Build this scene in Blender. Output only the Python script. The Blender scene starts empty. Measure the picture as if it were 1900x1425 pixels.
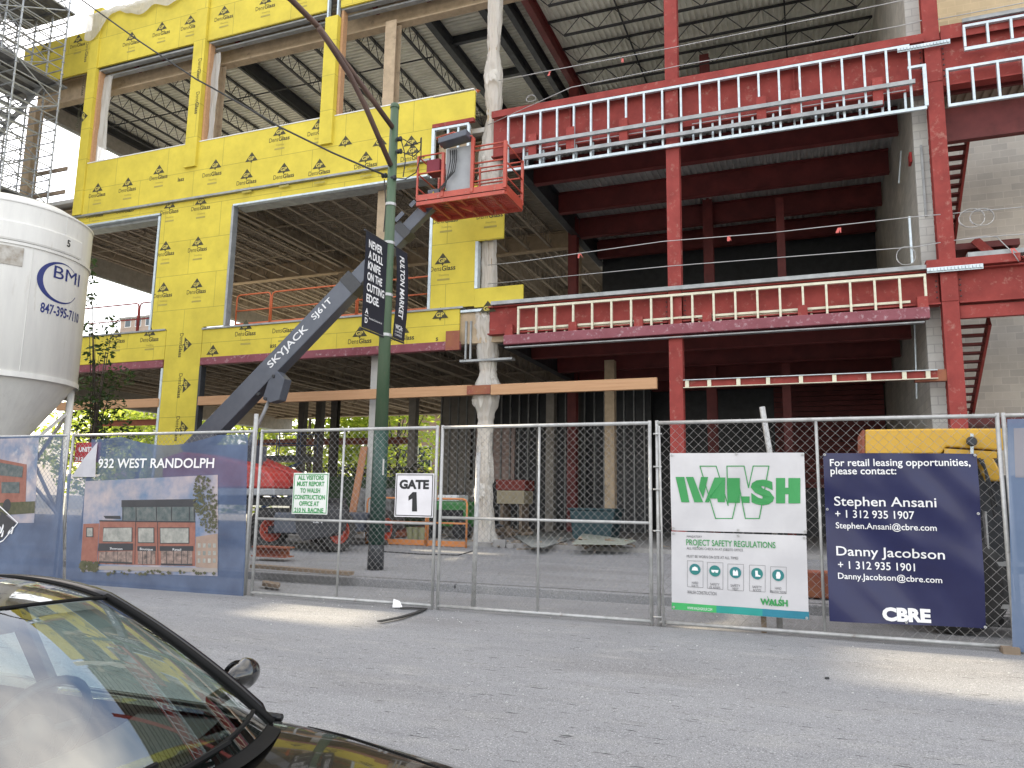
import bpy, bmesh, math, random
from math import radians, sin, cos, pi, tan, atan2, hypot
from mathutils import Vector, Matrix, noise
random.seed(7)
C = bpy.context.scene.collection
SC = bpy.context.scene
V = Vector

# ---------------------------------------------------------------- camera
EYE = 1.53
CAM_R = (Matrix.Rotation(radians(21.3), 3, 'Z') @ Matrix.Rotation(radians(98.7), 3, 'X') @ Matrix.Rotation(radians(0.95), 3, 'Z'))
cam_data = bpy.data.cameras.new('camera')
cam_data.sensor_width = 36.0
cam_data.lens = 1420 / 1900 * 36.0
cam_data.clip_start = 0.05
cam_data.clip_end = 2000
cam = bpy.data.objects.new('camera', cam_data)
C.objects.link(cam)
cam.matrix_world = Matrix.Translation((0, 0, EYE)) @ CAM_R.to_4x4()
SC.camera = cam

# ---------------------------------------------------------------- sky, sun, exposure
SUN_AZ = radians(-85)      # compass angle of the sun, 0 = straight behind the building (+Y), negative = to the left
SUN_EL = radians(28)
world = bpy.data.worlds.new('World')
SC.world = world
world.use_nodes = True
wn, wl = world.node_tree.nodes, world.node_tree.links
wn.clear()
wout = wn.new('ShaderNodeOutputWorld')
wbg = wn.new('ShaderNodeBackground')
sky = wn.new('ShaderNodeTexSky')
sky.sky_type = 'NISHITA'
sky.sun_disc = False
sky.sun_elevation = SUN_EL
sky.sun_rotation = SUN_AZ
sky.air_density = 1.0
sky.dust_density = 2.0
tc = wn.new('ShaderNodeTexCoord')
mp = wn.new('ShaderNodeMapping')
mp.inputs['Scale'].default_value = (1.0, 1.0, 2.2)
mp.inputs['Location'].default_value = (0.35, 0.1, 0.2)
cn = wn.new('ShaderNodeTexNoise')
cn.inputs['Scale'].default_value = 1.5
cn.inputs['Detail'].default_value = 5
cn.inputs['Roughness'].default_value = 0.5
cr = wn.new('ShaderNodeValToRGB')
cr.color_ramp.elements[0].position = 0.34
cr.color_ramp.elements[1].position = 0.68
cm = wn.new('ShaderNodeMix')
cm.data_type = 'RGBA'
cm.inputs[7].default_value = (7.0, 6.65, 6.15, 1)
wl.new(tc.outputs['Generated'], mp.inputs['Vector'])
wl.new(mp.outputs['Vector'], cn.inputs['Vector'])
wl.new(cn.outputs['Fac'], cr.inputs['Fac'])
wl.new(cr.outputs['Color'], cm.inputs[0])
wl.new(sky.outputs['Color'], cm.inputs[6])
wl.new(cm.outputs[2], wbg.inputs['Color'])
wbg.inputs['Strength'].default_value = 0.12
wl.new(wbg.outputs['Background'], wout.inputs['Surface'])

sun_d = bpy.data.lights.new('sun', 'SUN')
sun_d.energy = 3.0
sun_d.angle = radians(0.5)
sun_d.color = (1.0, 0.86, 0.62)
sun = bpy.data.objects.new('sun', sun_d)
C.objects.link(sun)
sdir = V((sin(SUN_AZ) * cos(SUN_EL), cos(SUN_AZ) * cos(SUN_EL), sin(SUN_EL)))
sun.rotation_euler = sdir.to_track_quat('Z', 'Y').to_euler()

SC.view_settings.view_transform = 'Standard'
SC.view_settings.look = 'None'
SC.view_settings.exposure = 1.95
SC.view_settings.gamma = 1.0
SC.cycles.max_bounces = 8
SC.cycles.transparent_max_bounces = 12

# ---------------------------------------------------------------- helpers
def ray(px, py):
    return CAM_R @ V((px - 950, 712.5 - py, -1420))
def at(px, py, Y):
    """world point seen at photo pixel (px,py) on the real plane y = Y"""
    d = ray(px, py)
    return V((0, 0, EYE)) + d * (Y / d.y)
def atz(px, py, Z):
    d = ray(px, py)
    return V((0, 0, EYE)) + d * ((Z - EYE) / d.z)
def atx(px, py, X):
    d = ray(px, py)
    return V((0, 0, EYE)) + d * (X / d.x)

_txt = {}
def text2d(s, bold=0.0, shear=0.0):
    key = (s, bold, shear)
    if key in _txt:
        return _txt[key]
    cu = bpy.data.curves.new('t', 'FONT')
    cu.body = s
    cu.size = 1.0
    cu.offset = bold
    cu.shear = shear
    cu.resolution_u = 3
    o = bpy.data.objects.new('t', cu)
    C.objects.link(o)
    dg = bpy.context.evaluated_depsgraph_get()
    me = o.evaluated_get(dg).to_mesh()
    vs = [(v.co.x, v.co.y) for v in me.vertices]
    fs = [tuple(p.vertices) for p in me.polygons]
    o.evaluated_get(dg).to_mesh_clear()
    bpy.data.objects.remove(o)
    bpy.data.curves.remove(cu)
    xs = [a for a, b in vs] or [0]
    ys = [b for a, b in vs] or [0]
    _txt[key] = (vs, fs, min(xs), max(xs), min(ys), max(ys))
    return _txt[key]

class MB:
    """collects shapes in world coordinates and links them as ONE mesh object"""
    def __init__(s):
        s.v = []
        s.f = []
    def add(s, vs, fs):
        n = len(s.v)
        s.v += [tuple(p) for p in vs]
        s.f += [tuple(i + n for i in f) for f in fs]
        return s
    def box(s, x0, x1, y0, y1, z0, z1):
        vs = [(x, y, z) for x in (x0, x1) for y in (y0, y1) for z in (z0, z1)]
        return s.add(vs, [(0, 1, 3, 2), (4, 6, 7, 5), (0, 4, 5, 1), (2, 3, 7, 6), (0, 2, 6, 4), (1, 5, 7, 3)])
    def bar(s, p0, p1, w, h, up=(0, 0, 1), off=(0, 0)):
        p0, p1, up = V(p0), V(p1), V(up)
        d = (p1 - p0).normalized()
        if abs(d.dot(up)) > 0.98:
            up = V((0, 1, 0)) if abs(d.y) < 0.9 else V((1, 0, 0))
        sd = d.cross(up).normalized()
        up = sd.cross(d).normalized()
        o = sd * off[0] + up * off[1]
        vs = []
        for p in (p0, p1):
            for a, b in ((-1, -1), (1, -1), (1, 1), (-1, 1)):
                vs.append(p + o + sd * (a * w / 2) + up * (b * h / 2))
        return s.add(vs, [(3, 2, 1, 0), (4, 5, 6, 7), (0, 1, 5, 4), (1, 2, 6, 5), (2, 3, 7, 6), (3, 0, 4, 7)])
    def ibar(s, p0, p1, depth, width, tf=0.02, tw=0.012, up=(0, 0, 1)):
        s.bar(p0, p1, width, tf, up, (0, depth / 2 - tf / 2))
        s.bar(p0, p1, width, tf, up, (0, -depth / 2 + tf / 2))
        s.bar(p0, p1, tw, depth - 2 * tf, up)
        return s
    def tube(s, pts, r, n=6, cap=True, closed=False):
        pts = [V(p) for p in pts]
        m = len(pts)
        rs = r if isinstance(r, (list, tuple)) else [r] * m
        ref = None
        vs = []
        for i, p in enumerate(pts):
            if closed:
                d = pts[(i + 1) % m] - pts[i - 1]
            else:
                d = pts[min(i + 1, m - 1)] - pts[max(i - 1, 0)]
            if d.length < 1e-9:
                d = V((0, 0, 1))
            d.normalize()
            if ref is None:
                ref = V((0, 0, 1)) if abs(d.z) < 0.9 else V((1, 0, 0))
            a = d.cross(ref)
            if a.length < 1e-6:
                a = d.cross(V((0.3, 0.9, 0.2)))
            a.normalize()
            b = d.cross(a).normalized()
            ref = a.cross(d)
            for k in range(n):
                t = 2 * pi * k / n
                vs.append(p + (a * cos(t) + b * sin(t)) * rs[i])
        fs = []
        for i in range(m if closed else m - 1):
            j = (i + 1) % m
            for k in range(n):
                l = (k + 1) % n
                fs.append((i * n + k, i * n + l, j * n + l, j * n + k))
        if cap and not closed:
            fs.append(tuple(range(n))[::-1])
            fs.append(tuple((m - 1) * n + k for k in range(n)))
        return s.add(vs, fs)
    def poly(s, pts):
        return s.add(pts, [tuple(range(len(pts)))])
    def prism(s, pts, d):
        """polygon (3-D points) extruded by the vector d"""
        n = len(pts)
        d = V(d)
        vs = [V(p) for p in pts] + [V(p) + d for p in pts]
        fs = [tuple(range(n))[::-1], tuple(range(n, 2 * n))]
        for i in range(n):
            j = (i + 1) % n
            fs.append((i, j, n + j, n + i))
        return s.add(vs, fs)
    def lathe(s, c, prof, n=24, axis='Z', a0=0, a1=2 * pi):
        c = V(c)
        full = abs(a1 - a0 - 2 * pi) < 1e-6
        m = n if full else n + 1
        vs = []
        for r, h in prof:
            for k in range(m):
                t = a0 + (a1 - a0) * k / n
                if axis == 'Z':
                    q = V((r * cos(t), r * sin(t), h))
                elif axis == 'Y':
                    q = V((r * cos(t), h, r * sin(t)))
                else:
                    q = V((h, r * cos(t), r * sin(t)))
                vs.append(c + q)
        fs = []
        for i in range(len(prof) - 1):
            for k in range(n):
                l = (k + 1) % m
                fs.append((i * m + k, i * m + l, (i + 1) * m + l, (i + 1) * m + k))
        return s.add(vs, fs)
    def grid(s, fn, nu, nv):
        vs = [fn(u / nu, v / nv) for v in range(nv + 1) for u in range(nu + 1)]
        fs = [(v * (nu + 1) + u, v * (nu + 1) + u + 1, (v + 1) * (nu + 1) + u + 1, (v + 1) * (nu + 1) + u) for v in range(nv) for u in range(nu)]
        return s.add(vs, fs)
    def text(s, t, fn, x, y, h=None, w=None, bold=0.0, shear=0.0, align='L', caph=None):
        """fn maps flat (x,y) to a 3-D point; h = height of the drawn letters, w = width"""
        vs, fs, a0, a1, b0, b1 = text2d(t, bold, shear)
        cap = text2d('H', bold, 0)
        sy = (h / (cap[5] - cap[4])) if h else w / (a1 - a0)
        sx = (w / (a1 - a0)) if w else sy
        ww = (a1 - a0) * sx
        ox = x - (0 if align == 'L' else ww / 2 if align == 'C' else ww)
        return s.add([fn(ox + (a - a0) * sx, y + b * sy) for a, b in vs], fs)
    def build(s, name, m, parent=None, smooth=False, bevel=0, fix=False, link=True):
        root = parent
        while root is not None and root.parent is not None:
            root = root.parent
        o0 = V(root.location) if root is not None else V((0, 0, 0))
        me = bpy.data.meshes.new(name)
        me.from_pydata([(x - o0.x, y - o0.y, z - o0.z) for x, y, z in s.v], [], s.f)
        if fix:
            bm = bmesh.new()
            bm.from_mesh(me)
            bmesh.ops.remove_doubles(bm, verts=bm.verts, dist=1e-5)
            bmesh.ops.recalc_face_normals(bm, faces=bm.faces)
            bm.to_mesh(me)
            bm.free()
        me.materials.append(m)
        if smooth:
            me.polygons.foreach_set('use_smooth', [True] * len(me.polygons))
        me.update()
        o = bpy.data.objects.new(name, me)
        C.objects.link(o)
        if parent is not None:
            o.parent = parent
        if bevel:
            b = o.modifiers.new('bevel', 'BEVEL')
            b.width = bevel
            b.segments = 2
            b.limit_method = 'ANGLE'
        return o

def thing(name, label, cat, loc=(0, 0, 0), group=None):
    o = bpy.data.objects.new(name, None)
    o.empty_display_size = 0.2
    C.objects.link(o)
    o.location = loc
    return tag(o, label, cat, group)
def tag(o, label, cat, group=None, kind=None):
    if label:
        o['label'] = label
    if cat:
        o['category'] = cat
    if group:
        o['group'] = group
    if kind:
        o['kind'] = kind
    return o
def struct(o, kind='structure'):
    o['kind'] = kind
    return o
def dup(o, off=(0, 0, 0), parent='same'):
    """copy of one part and its sub-parts, moved by off"""
    c = o.copy()
    C.objects.link(c)
    c.location = V(o.location) + V(off)
    for ch in o.children:
        d = ch.copy()
        C.objects.link(d)
        d.parent = c
    return c
def shade(o, ang=35):
    me = o.data
    me.polygons.foreach_set('use_smooth', [True] * len(me.polygons))
    try:
        me.set_sharp_from_angle(angle=radians(ang))
    except Exception:
        pass
    return o

# ---------------------------------------------------------------- materials
def srgb(r, g, b):
    f = lambda c: (c / 255 / 12.92) if c <= 10 else ((c / 255 + 0.055) / 1.055) ** 2.4
    return (f(r), f(g), f(b))
def mat(name, col, col2=None, scale=3.0, rough=0.6, metal=0.0, bump=0.0, bscale=40.0, contrast=(0.35, 0.65), spots=None, spotscale=9.0, spotpos=(0.62, 0.68), stretch=(1, 1, 1), alpha=1.0, trans=0.0, coat=0.0, spec=0.5, rvar=0.12):
    m = bpy.data.materials.new(name)
    m.use_nodes = True
    nt = m.node_tree
    N, L = nt.nodes, nt.links
    b = N['Principled BSDF']
    t = N.new('ShaderNodeTexCoord')
    mpn = N.new('ShaderNodeMapping')
    mpn.inputs['Scale'].default_value = stretch
    L.new(t.outputs['Object'], mpn.inputs['Vector'])
    vec = mpn.outputs['Vector']
    n1 = N.new('ShaderNodeTexNoise')
    n1.inputs['Scale'].default_value = scale
    n1.inputs['Detail'].default_value = 6
    n1.inputs['Roughness'].default_value = 0.62
    L.new(vec, n1.inputs['Vector'])
    r1 = N.new('ShaderNodeMapRange')
    r1.inputs[1].default_value, r1.inputs[2].default_value = contrast
    L.new(n1.outputs['Fac'], r1.inputs[0])
    mx = N.new('ShaderNodeMix')
    mx.data_type = 'RGBA'
    c2 = col2 or tuple(c * 0.86 for c in col)
    mx.inputs[6].default_value = (*col, 1)
    mx.inputs[7].default_value = (*c2, 1)
    L.new(r1.outputs[0], mx.inputs[0])
    out = mx.outputs[2]
    if spots:
        n2 = N.new('ShaderNodeTexNoise')
        n2.inputs['Scale'].default_value = spotscale
        n2.inputs['Detail'].default_value = 8
        n2.inputs['Roughness'].default_value = 0.7
        L.new(vec, n2.inputs['Vector'])
        r2 = N.new('ShaderNodeMapRange')
        r2.inputs[1].default_value, r2.inputs[2].default_value = spotpos
        L.new(n2.outputs['Fac'], r2.inputs[0])
        mx2 = N.new('ShaderNodeMix')
        mx2.data_type = 'RGBA'
        mx2.inputs[7].default_value = (*spots, 1)
        L.new(r2.outputs[0], mx2.inputs[0])
        L.new(out, mx2.inputs[6])
        out = mx2.outputs[2]
    L.new(out, b.inputs['Base Color'])
    rr = N.new('ShaderNodeMapRange')
    rr.inputs[3].default_value = max(0.02, rough - rvar)
    rr.inputs[4].default_value = min(1.0, rough + rvar)
    L.new(n1.outputs['Fac'], rr.inputs[0])
    L.new(rr.outputs[0], b.inputs['Roughness'])
    b.inputs['Metallic'].default_value = metal
    b.inputs['Specular IOR Level'].default_value = spec
    b.inputs['Alpha'].default_value = alpha
    b.inputs['Transmission Weight'].default_value = trans
    b.inputs['Coat Weight'].default_value = coat
    b.inputs['Coat Roughness'].default_value = 0.03
    if bump:
        n3 = N.new('ShaderNodeTexNoise')
        n3.inputs['Scale'].default_value = bscale
        n3.inputs['Detail'].default_value = 5
        L.new(vec, n3.inputs['Vector'])
        bp = N.new('ShaderNodeBump')
        bp.inputs['Strength'].default_value = bump
        bp.inputs['Distance'].default_value = 0.02
        L.new(n3.outputs['Fac'], bp.inputs['Height'])
        L.new(bp.outputs['Normal'], b.inputs['Normal'])
    m['_c'] = 1
    return m

def brick_mat(name, axes, bw, bh, mortar, c1, c2, cm_, bump=0.35, rough=0.9, vary=None, noise_amt=0.5, offset=0.5):
    """axes: which object-space axes run along and up the wall"""
    m = bpy.data.materials.new(name)
    m.use_nodes = True
    N, L = m.node_tree.nodes, m.node_tree.links
    b = N['Principled BSDF']
    t = N.new('ShaderNodeTexCoord')
    sp = N.new('ShaderNodeSeparateXYZ')
    cb = N.new('ShaderNodeCombineXYZ')
    L.new(t.outputs['Object'], sp.inputs[0])
    L.new(sp.outputs[axes[0]], cb.inputs[0])
    L.new(sp.outputs[axes[1]], cb.inputs[1])
    br = N.new('ShaderNodeTexBrick')
    br.offset = offset
    br.inputs['Scale'].default_value = 1.0
    br.inputs['Brick Width'].default_value = bw
    br.inputs['Row Height'].default_value = bh
    br.inputs['Mortar Size'].default_value = mortar
    br.inputs['Mortar Smooth'].default_value = 0.1
    br.inputs['Color1'].default_value = (*c1, 1)
    br.inputs['Color2'].default_value = (*c2, 1)
    br.inputs['Mortar'].default_value = (*cm_, 1)
    L.new(cb.outputs[0], br.inputs['Vector'])
    n = N.new('ShaderNodeTexNoise')
    n.inputs['Scale'].default_value = 1.1
    n.inputs['Detail'].default_value = 8
    n.inputs['Roughness'].default_value = 0.65
    L.new(t.outputs['Object'], n.inputs['Vector'])
    mr = N.new('ShaderNodeMapRange')
    mr.inputs[1].default_value, mr.inputs[2].default_value = 0.3, 0.7
    mr.inputs[3].default_value, mr.inputs[4].default_value = 1 - noise_amt * 0.4, 1 + noise_amt * 0.25
    L.new(n.outputs['Fac'], mr.inputs[0])
    mul = N.new('ShaderNodeVectorMath')
    mul.operation = 'SCALE'
    L.new(br.outputs['Color'], mul.inputs[0])
    L.new(mr.outputs[0], mul.inputs['Scale'])
    out = mul.outputs[0]
    if vary:   # warmer colour towards the top of the wall (different block batch)
        zr = N.new('ShaderNodeMapRange')
        zr.inputs[1].default_value, zr.inputs[2].default_value = vary[0], vary[0] + 0.01
        L.new(sp.outputs['Z'], zr.inputs[0])
        mx = N.new('ShaderNodeMix')
        mx.data_type = 'RGBA'
        mx.blend_type = 'MULTIPLY'
        mx.inputs[7].default_value = (*vary[1], 1)
        L.new(zr.outputs[0], mx.inputs[0])
        L.new(out, mx.inputs[6])
        out = mx.outputs[2]
    L.new(out, b.inputs['Base Color'])
    b.inputs['Roughness'].default_value = rough
    n3 = N.new('ShaderNodeTexNoise')
    n3.inputs['Scale'].default_value = 60
    n3.inputs['Detail'].default_value = 4
    L.new(t.outputs['Object'], n3.inputs['Vector'])
    ad = N.new('ShaderNodeMath')
    ad.operation = 'MULTIPLY_ADD'
    ad.inputs[1].default_value = -1.0
    L.new(br.outputs['Fac'], ad.inputs[0])
    L.new(n3.outputs['Fac'], ad.inputs[2])
    bp = N.new('ShaderNodeBump')
    bp.inputs['Strength'].default_value = bump
    bp.inputs['Distance'].default_value = 0.01
    L.new(ad.outputs[0], bp.inputs['Height'])
    L.new(bp.outputs['Normal'], b.inputs['Normal'])
    return m

M = {}
M['yellow'] = brick_mat('yellow_board', ('X', 'Z'), 2.44, 1.22, 0.009, (0.69, 0.56, 0.062), (0.645, 0.52, 0.058), (0.38, 0.31, 0.045), bump=0.05, rough=0.75, noise_amt=0.42)
M['yellow_side'] = mat('yellow_board_edge', (0.66, 0.54, 0.10), (0.58, 0.47, 0.10), rough=0.8)
M['print'] = mat('board_print', (0.065, 0.060, 0.03), rough=0.8)
M['print_light'] = mat('board_print_faint', (0.42, 0.35, 0.08), rough=0.8)
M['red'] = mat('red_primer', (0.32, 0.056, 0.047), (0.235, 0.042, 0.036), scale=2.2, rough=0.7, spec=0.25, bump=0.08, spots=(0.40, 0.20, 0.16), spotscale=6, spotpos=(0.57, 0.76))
M['red_dark'] = mat('red_primer_shaded', (0.17, 0.027, 0.025), (0.11, 0.019, 0.018), scale=2.0, rough=0.6, bump=0.05)  # red primer again, with the shade inside the bays put into its colour
M['rust'] = mat('rusty_red_steel', (0.24, 0.06, 0.04), (0.30, 0.11, 0.05), scale=2.5, rough=0.7, spots=(0.45, 0.30, 0.2), spotscale=14, spotpos=(0.6, 0.72))
M['purple'] = mat('scuffed_lintel', (0.20, 0.045, 0.06), (0.26, 0.075, 0.095), scale=2.5, rough=0.6, spots=(0.48, 0.34, 0.36), spotscale=8, spotpos=(0.56, 0.72))
M['galv'] = mat('galvanised_stud', (0.62, 0.69, 0.72), (0.48, 0.55, 0.58), scale=6, rough=0.42, metal=0.35)
M['galv_dull'] = mat('galvanised_track', (0.36, 0.37, 0.37), (0.26, 0.27, 0.27), scale=4, rough=0.5, metal=0.4)
M['cream_stud'] = mat('cream_stud', (0.70, 0.67, 0.52), (0.58, 0.55, 0.42), scale=6, rough=0.5, metal=0.1)
M['fireproof'] = mat('cream_fireproofing', (0.52, 0.40, 0.27), (0.40, 0.31, 0.21), scale=4, rough=0.95, bump=0.5, bscale=55, spots=(0.16, 0.13, 0.10), spotscale=2.0, spotpos=(0.62, 0.72))
M['fp_grey'] = mat('grey_fireproofing', (0.34, 0.31, 0.27), (0.26, 0.24, 0.21), scale=4, rough=0.95, bump=0.5, bscale=50)
M['fp_white'] = mat('pale_column_coating', (0.55, 0.55, 0.53), (0.46, 0.46, 0.44), scale=2, rough=0.8, bump=0.1)
M['joist_tan'] = mat('dusty_joist', (0.42, 0.35, 0.27), (0.30, 0.25, 0.19), scale=4, rough=0.95)
M['joist_black'] = mat('black_joist', (0.022, 0.022, 0.024), (0.04, 0.04, 0.042), scale=5, rough=0.6)
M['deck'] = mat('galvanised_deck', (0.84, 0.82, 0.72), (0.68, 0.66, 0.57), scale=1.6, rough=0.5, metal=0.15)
M['deck_dim'] = mat('shaded_deck', (0.48, 0.48, 0.46), (0.34, 0.34, 0.33), scale=1.6, rough=0.5, metal=0.2)  # deck colour lowered to put the shade of the level three bay into it
M['pale_slab'] = mat('bounce_concrete', (0.66, 0.65, 0.62), (0.58, 0.57, 0.54), scale=1.5, rough=0.9)  # slab colour raised to bounce light up onto the roof deck
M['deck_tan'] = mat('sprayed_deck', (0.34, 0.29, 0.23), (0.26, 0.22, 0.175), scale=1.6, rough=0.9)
M['concrete'] = mat('slab_concrete', (0.33, 0.32, 0.30), (0.26, 0.25, 0.24), scale=1.2, rough=0.9, bump=0.15, bscale=30, spots=(0.20, 0.19, 0.175), spotscale=1.6, spotpos=(0.55, 0.7))
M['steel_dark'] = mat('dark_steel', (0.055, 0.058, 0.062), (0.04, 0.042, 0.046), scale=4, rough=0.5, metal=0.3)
M['pipe_galv'] = mat('fence_pipe', (0.48, 0.48, 0.47), (0.36, 0.36, 0.35), scale=9, rough=0.42, metal=0.3, spots=(0.24, 0.20, 0.17), spotscale=5, spotpos=(0.62, 0.75))
M['wire'] = mat('chain_link_wire', (0.33, 0.32, 0.31), (0.21, 0.205, 0.20), scale=3, rough=0.5, metal=0.1)
M['orange'] = mat('orange_rail', (0.56, 0.14, 0.045), (0.48, 0.11, 0.04), scale=4, rough=0.5)
M['orange2'] = mat('weathered_orange_rail', (0.60, 0.22, 0.06), (0.52, 0.20, 0.07), scale=4, rough=0.55)
M['wood'] = mat('sawn_timber', (0.56, 0.33, 0.18), (0.44, 0.24, 0.12), scale=2.2, rough=0.75, bump=0.12, stretch=(0.35, 6, 9), contrast=(0.25, 0.75))
M['plank'] = mat('weathered_plank', (0.27, 0.20, 0.14), (0.18, 0.14, 0.10), scale=2.5, rough=0.85, bump=0.2, stretch=(0.5, 7, 7))
M['plank_red'] = mat('leaning_board_wood', (0.42, 0.20, 0.10), (0.32, 0.15, 0.08), scale=2.5, rough=0.8, stretch=(7, 7, 0.6))
M['rope'] = mat('steel_cable', (0.50, 0.50, 0.49), (0.4, 0.4, 0.4), rough=0.4, metal=0.6)
M['black'] = mat('black_rubber', (0.018, 0.018, 0.019), (0.03, 0.03, 0.03), rough=0.7)
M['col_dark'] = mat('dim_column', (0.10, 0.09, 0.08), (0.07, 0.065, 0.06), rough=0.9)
M['white'] = mat('white_paint', (0.78, 0.78, 0.77), (0.70, 0.70, 0.69), rough=0.5)
M['ink'] = mat('black_ink', (0.012, 0.012, 0.014), rough=0.6)
M['white_print'] = mat('white_print', (0.80, 0.80, 0.80), (0.76, 0.76, 0.76), rough=0.6)
# ================================================================ SETTING
Y0 = 19.30          # front plane of the sheathing
FLOOR = 0.42        # building slab
def road_z(y):
    pts = [(-40, -0.06), (0.35, -0.06), (0.351, -0.21), (0.6, -0.22), (2.0, -0.17), (9.5, 0.0), (11.6, 0.0), (12.25, -0.03)]
    for (a, za), (b, zb) in zip(pts, pts[1:]):
        if a <= y <= b:
            return za + (zb - za) * (y - a) / (b - a)
    return 0
def walk_z(y):
    return 0.12 + (FLOOR - 0.22) * min(1, max(0, (y - 12.45) / (19.2 - 12.45)))

m = mat('asphalt', (0.285, 0.286, 0.292), (0.235, 0.237, 0.245), scale=0.55, rough=0.88, bump=0.55, bscale=150, contrast=(0.36, 0.66), spots=(0.185, 0.187, 0.195), spotscale=1.3, spotpos=(0.55, 0.75), stretch=(0.45, 1.5, 1))
nt = m.node_tree
N, L = nt.nodes, nt.links
b = N['Principled BSDF']
src = b.inputs['Base Color'].links[0].from_socket
tcn = [n for n in N if n.type == 'TEX_COORD'][0]
def speck(nt, src, vec, scale, lo, hi, col, vor=False):
    N, L = nt.nodes, nt.links
    n = N.new('ShaderNodeTexNoise')
    n.inputs['Scale'].default_value = scale
    n.inputs['Detail'].default_value = 3
    L.new(vec, n.inputs['Vector'])
    r = N.new('ShaderNodeMapRange')
    r.inputs[1].default_value, r.inputs[2].default_value = lo, hi
    L.new(n.outputs['Fac'], r.inputs[0])
    x = N.new('ShaderNodeMix')
    x.data_type = 'RGBA'
    x.inputs[7].default_value = (*col, 1)
    L.new(r.outputs[0], x.inputs[0])
    L.new(src, x.inputs[6])
    return x.outputs[2]
mpy = N.new('ShaderNodeMapping')
mpy.inputs['Scale'].default_value = (0.35, 1.0, 1)
L.new(tcn.outputs['Object'], mpy.inputs['Vector'])
src = speck(nt, src, mpy.outputs['Vector'], 0.9, 0.50, 0.74, (0.195, 0.19, 0.19))
src = speck(nt, src, mpy.outputs['Vector'], 3.6, 0.56, 0.80, (0.33, 0.325, 0.315))
src = speck(nt, src, mpy.outputs['Vector'], 9.0, 0.60, 0.80, (0.20, 0.198, 0.195))
src = speck(nt, src, tcn.outputs['Object'], 34, 0.58, 0.70, (0.17, 0.17, 0.17))
src = speck(nt, src, tcn.outputs['Object'], 85, 0.54, 0.68, (0.47, 0.47, 0.47))
src = speck(nt, src, tcn.outputs['Object'], 120, 0.55, 0.68, (0.10, 0.10, 0.105))
# short dark scuffs and cracks along the street
mpx = N.new('ShaderNodeMapping')
mpx.inputs['Scale'].default_value = (2.2, 13, 1)
L.new(tcn.outputs['Object'], mpx.inputs['Vector'])
src = speck(nt, src, mpx.outputs['Vector'], 2.3, 0.67, 0.70, (0.055, 0.055, 0.057))
L.new(src, b.inputs['Base Color'])
ASPHALT = m
mb = MB()
ys = [-40, 0.35, 0.351, 0.6, 2.0, 4, 6, 8, 9.5, 11.6, 12.25]
xs = [-70 + 5 * i for i in range(25)]
vs = [(x, y, road_z(y)) for y in ys for x in xs]
nx = len(xs)
mb.add(vs, [(j * nx + i, j * nx + i + 1, (j + 1) * nx + i + 1, (j + 1) * nx + i) for j in range(len(ys) - 1) for i in range(nx - 1)])
struct(mb.build('road', ASPHALT))
mb = MB()
mb.box(-70, 50, 12.25, 12.45, -0.4, 0.115)
struct(mb.build('kerb', ASPHALT, bevel=0.02))
mb = MB()
mb.grid(lambda u, v: V((-70 + 120 * u, 12.45 + 6.73 * v, walk_z(12.45 + 6.73 * v))), 24, 6)
struct(mb.build('sidewalk', ASPHALT))
mb = MB()
mb.box(-60, 45, 19.18, 42, -0.3, FLOOR)
struct(mb.build('floor', M['concrete']))
mb = MB()
mb.add([(-900, -900, -0.42), (900, -900, -0.42), (900, 900, -0.42), (-900, 900, -0.42)], [(0, 1, 2, 3)])
struct(mb.build('ground', mat('far_ground', (0.14, 0.14, 0.13), (0.10, 0.11, 0.09), scale=0.05, rough=0.95)))

# ================================================================ LEFT: sheathed building
bld = thing('sheathed_building', 'unfinished three storey building clad in yellow gypsum sheathing boards', 'building', (-17, 22, FLOOR))
XL, XR, YB = -25.05, -8.75, 38.0
XW = -29.1      # left side of the structure, set back behind the scaffold

def deck(x0, x1, y0, y1, z, axis='X', pitch=0.19, h=0.045):
    """corrugated metal deck, ribs running along axis"""
    mbx = MB()
    a0, a1 = (y0, y1) if axis == 'X' else (x0, x1)
    prof = []
    a = a0
    while a < a1:
        prof += [(a, z), (a + pitch * 0.42, z), (a + pitch * 0.5, z + h), (a + pitch * 0.92, z + h)]
        a += pitch
    vs, fs = [], []
    for q, zz in prof:
        if axis == 'X':
            vs += [(x0, q, zz), (x1, q, zz)]
        else:
            vs += [(q, y0, zz), (q, y1, zz)]
    for i in range(len(prof) - 1):
        fs.append((2 * i, 2 * i + 1, 2 * i + 3, 2 * i + 2))
    return mbx.add(vs, fs)

def joist_mb(p0, p1, depth, panel=0.6, ch=0.055, w=0.09, web=0.016):
    """open web bar joist: two chords and a zigzag web; p0,p1 on the top chord"""
    p0, p1 = V(p0), V(p1)
    m_ = MB()
    dn = V((0, 0, -depth))
    d = (p1 - p0)
    n = max(4, int(round(d.length / panel)))
    m_.bar(p0, p1, w, ch)
    m_.bar(p0 + d * (0.5 / n) + dn, p1 - d * (0.5 / n) + dn, w, ch)
    for i in range(n):
        a = p0 + d * (i / n)
        bq = p0 + d * ((i + 0.5) / n) + dn
        c = p0 + d * ((i + 1) / n)
        m_.tube([a, bq], web, 4, cap=False)
        m_.tube([bq, c], web, 4, cap=False)
    return m_

# decks and slabs
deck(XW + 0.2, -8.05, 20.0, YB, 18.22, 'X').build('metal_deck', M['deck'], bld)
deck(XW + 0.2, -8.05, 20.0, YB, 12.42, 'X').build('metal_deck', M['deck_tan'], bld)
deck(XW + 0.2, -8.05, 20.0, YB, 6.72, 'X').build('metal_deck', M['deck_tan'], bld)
for z in (18.28, 12.48, 6.78):
    MB().box(XW + 0.15, -8.02, 19.75, YB + 0.02, z, z + 0.15).build('floor_slab', M['pale_slab'], bld)

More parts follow.
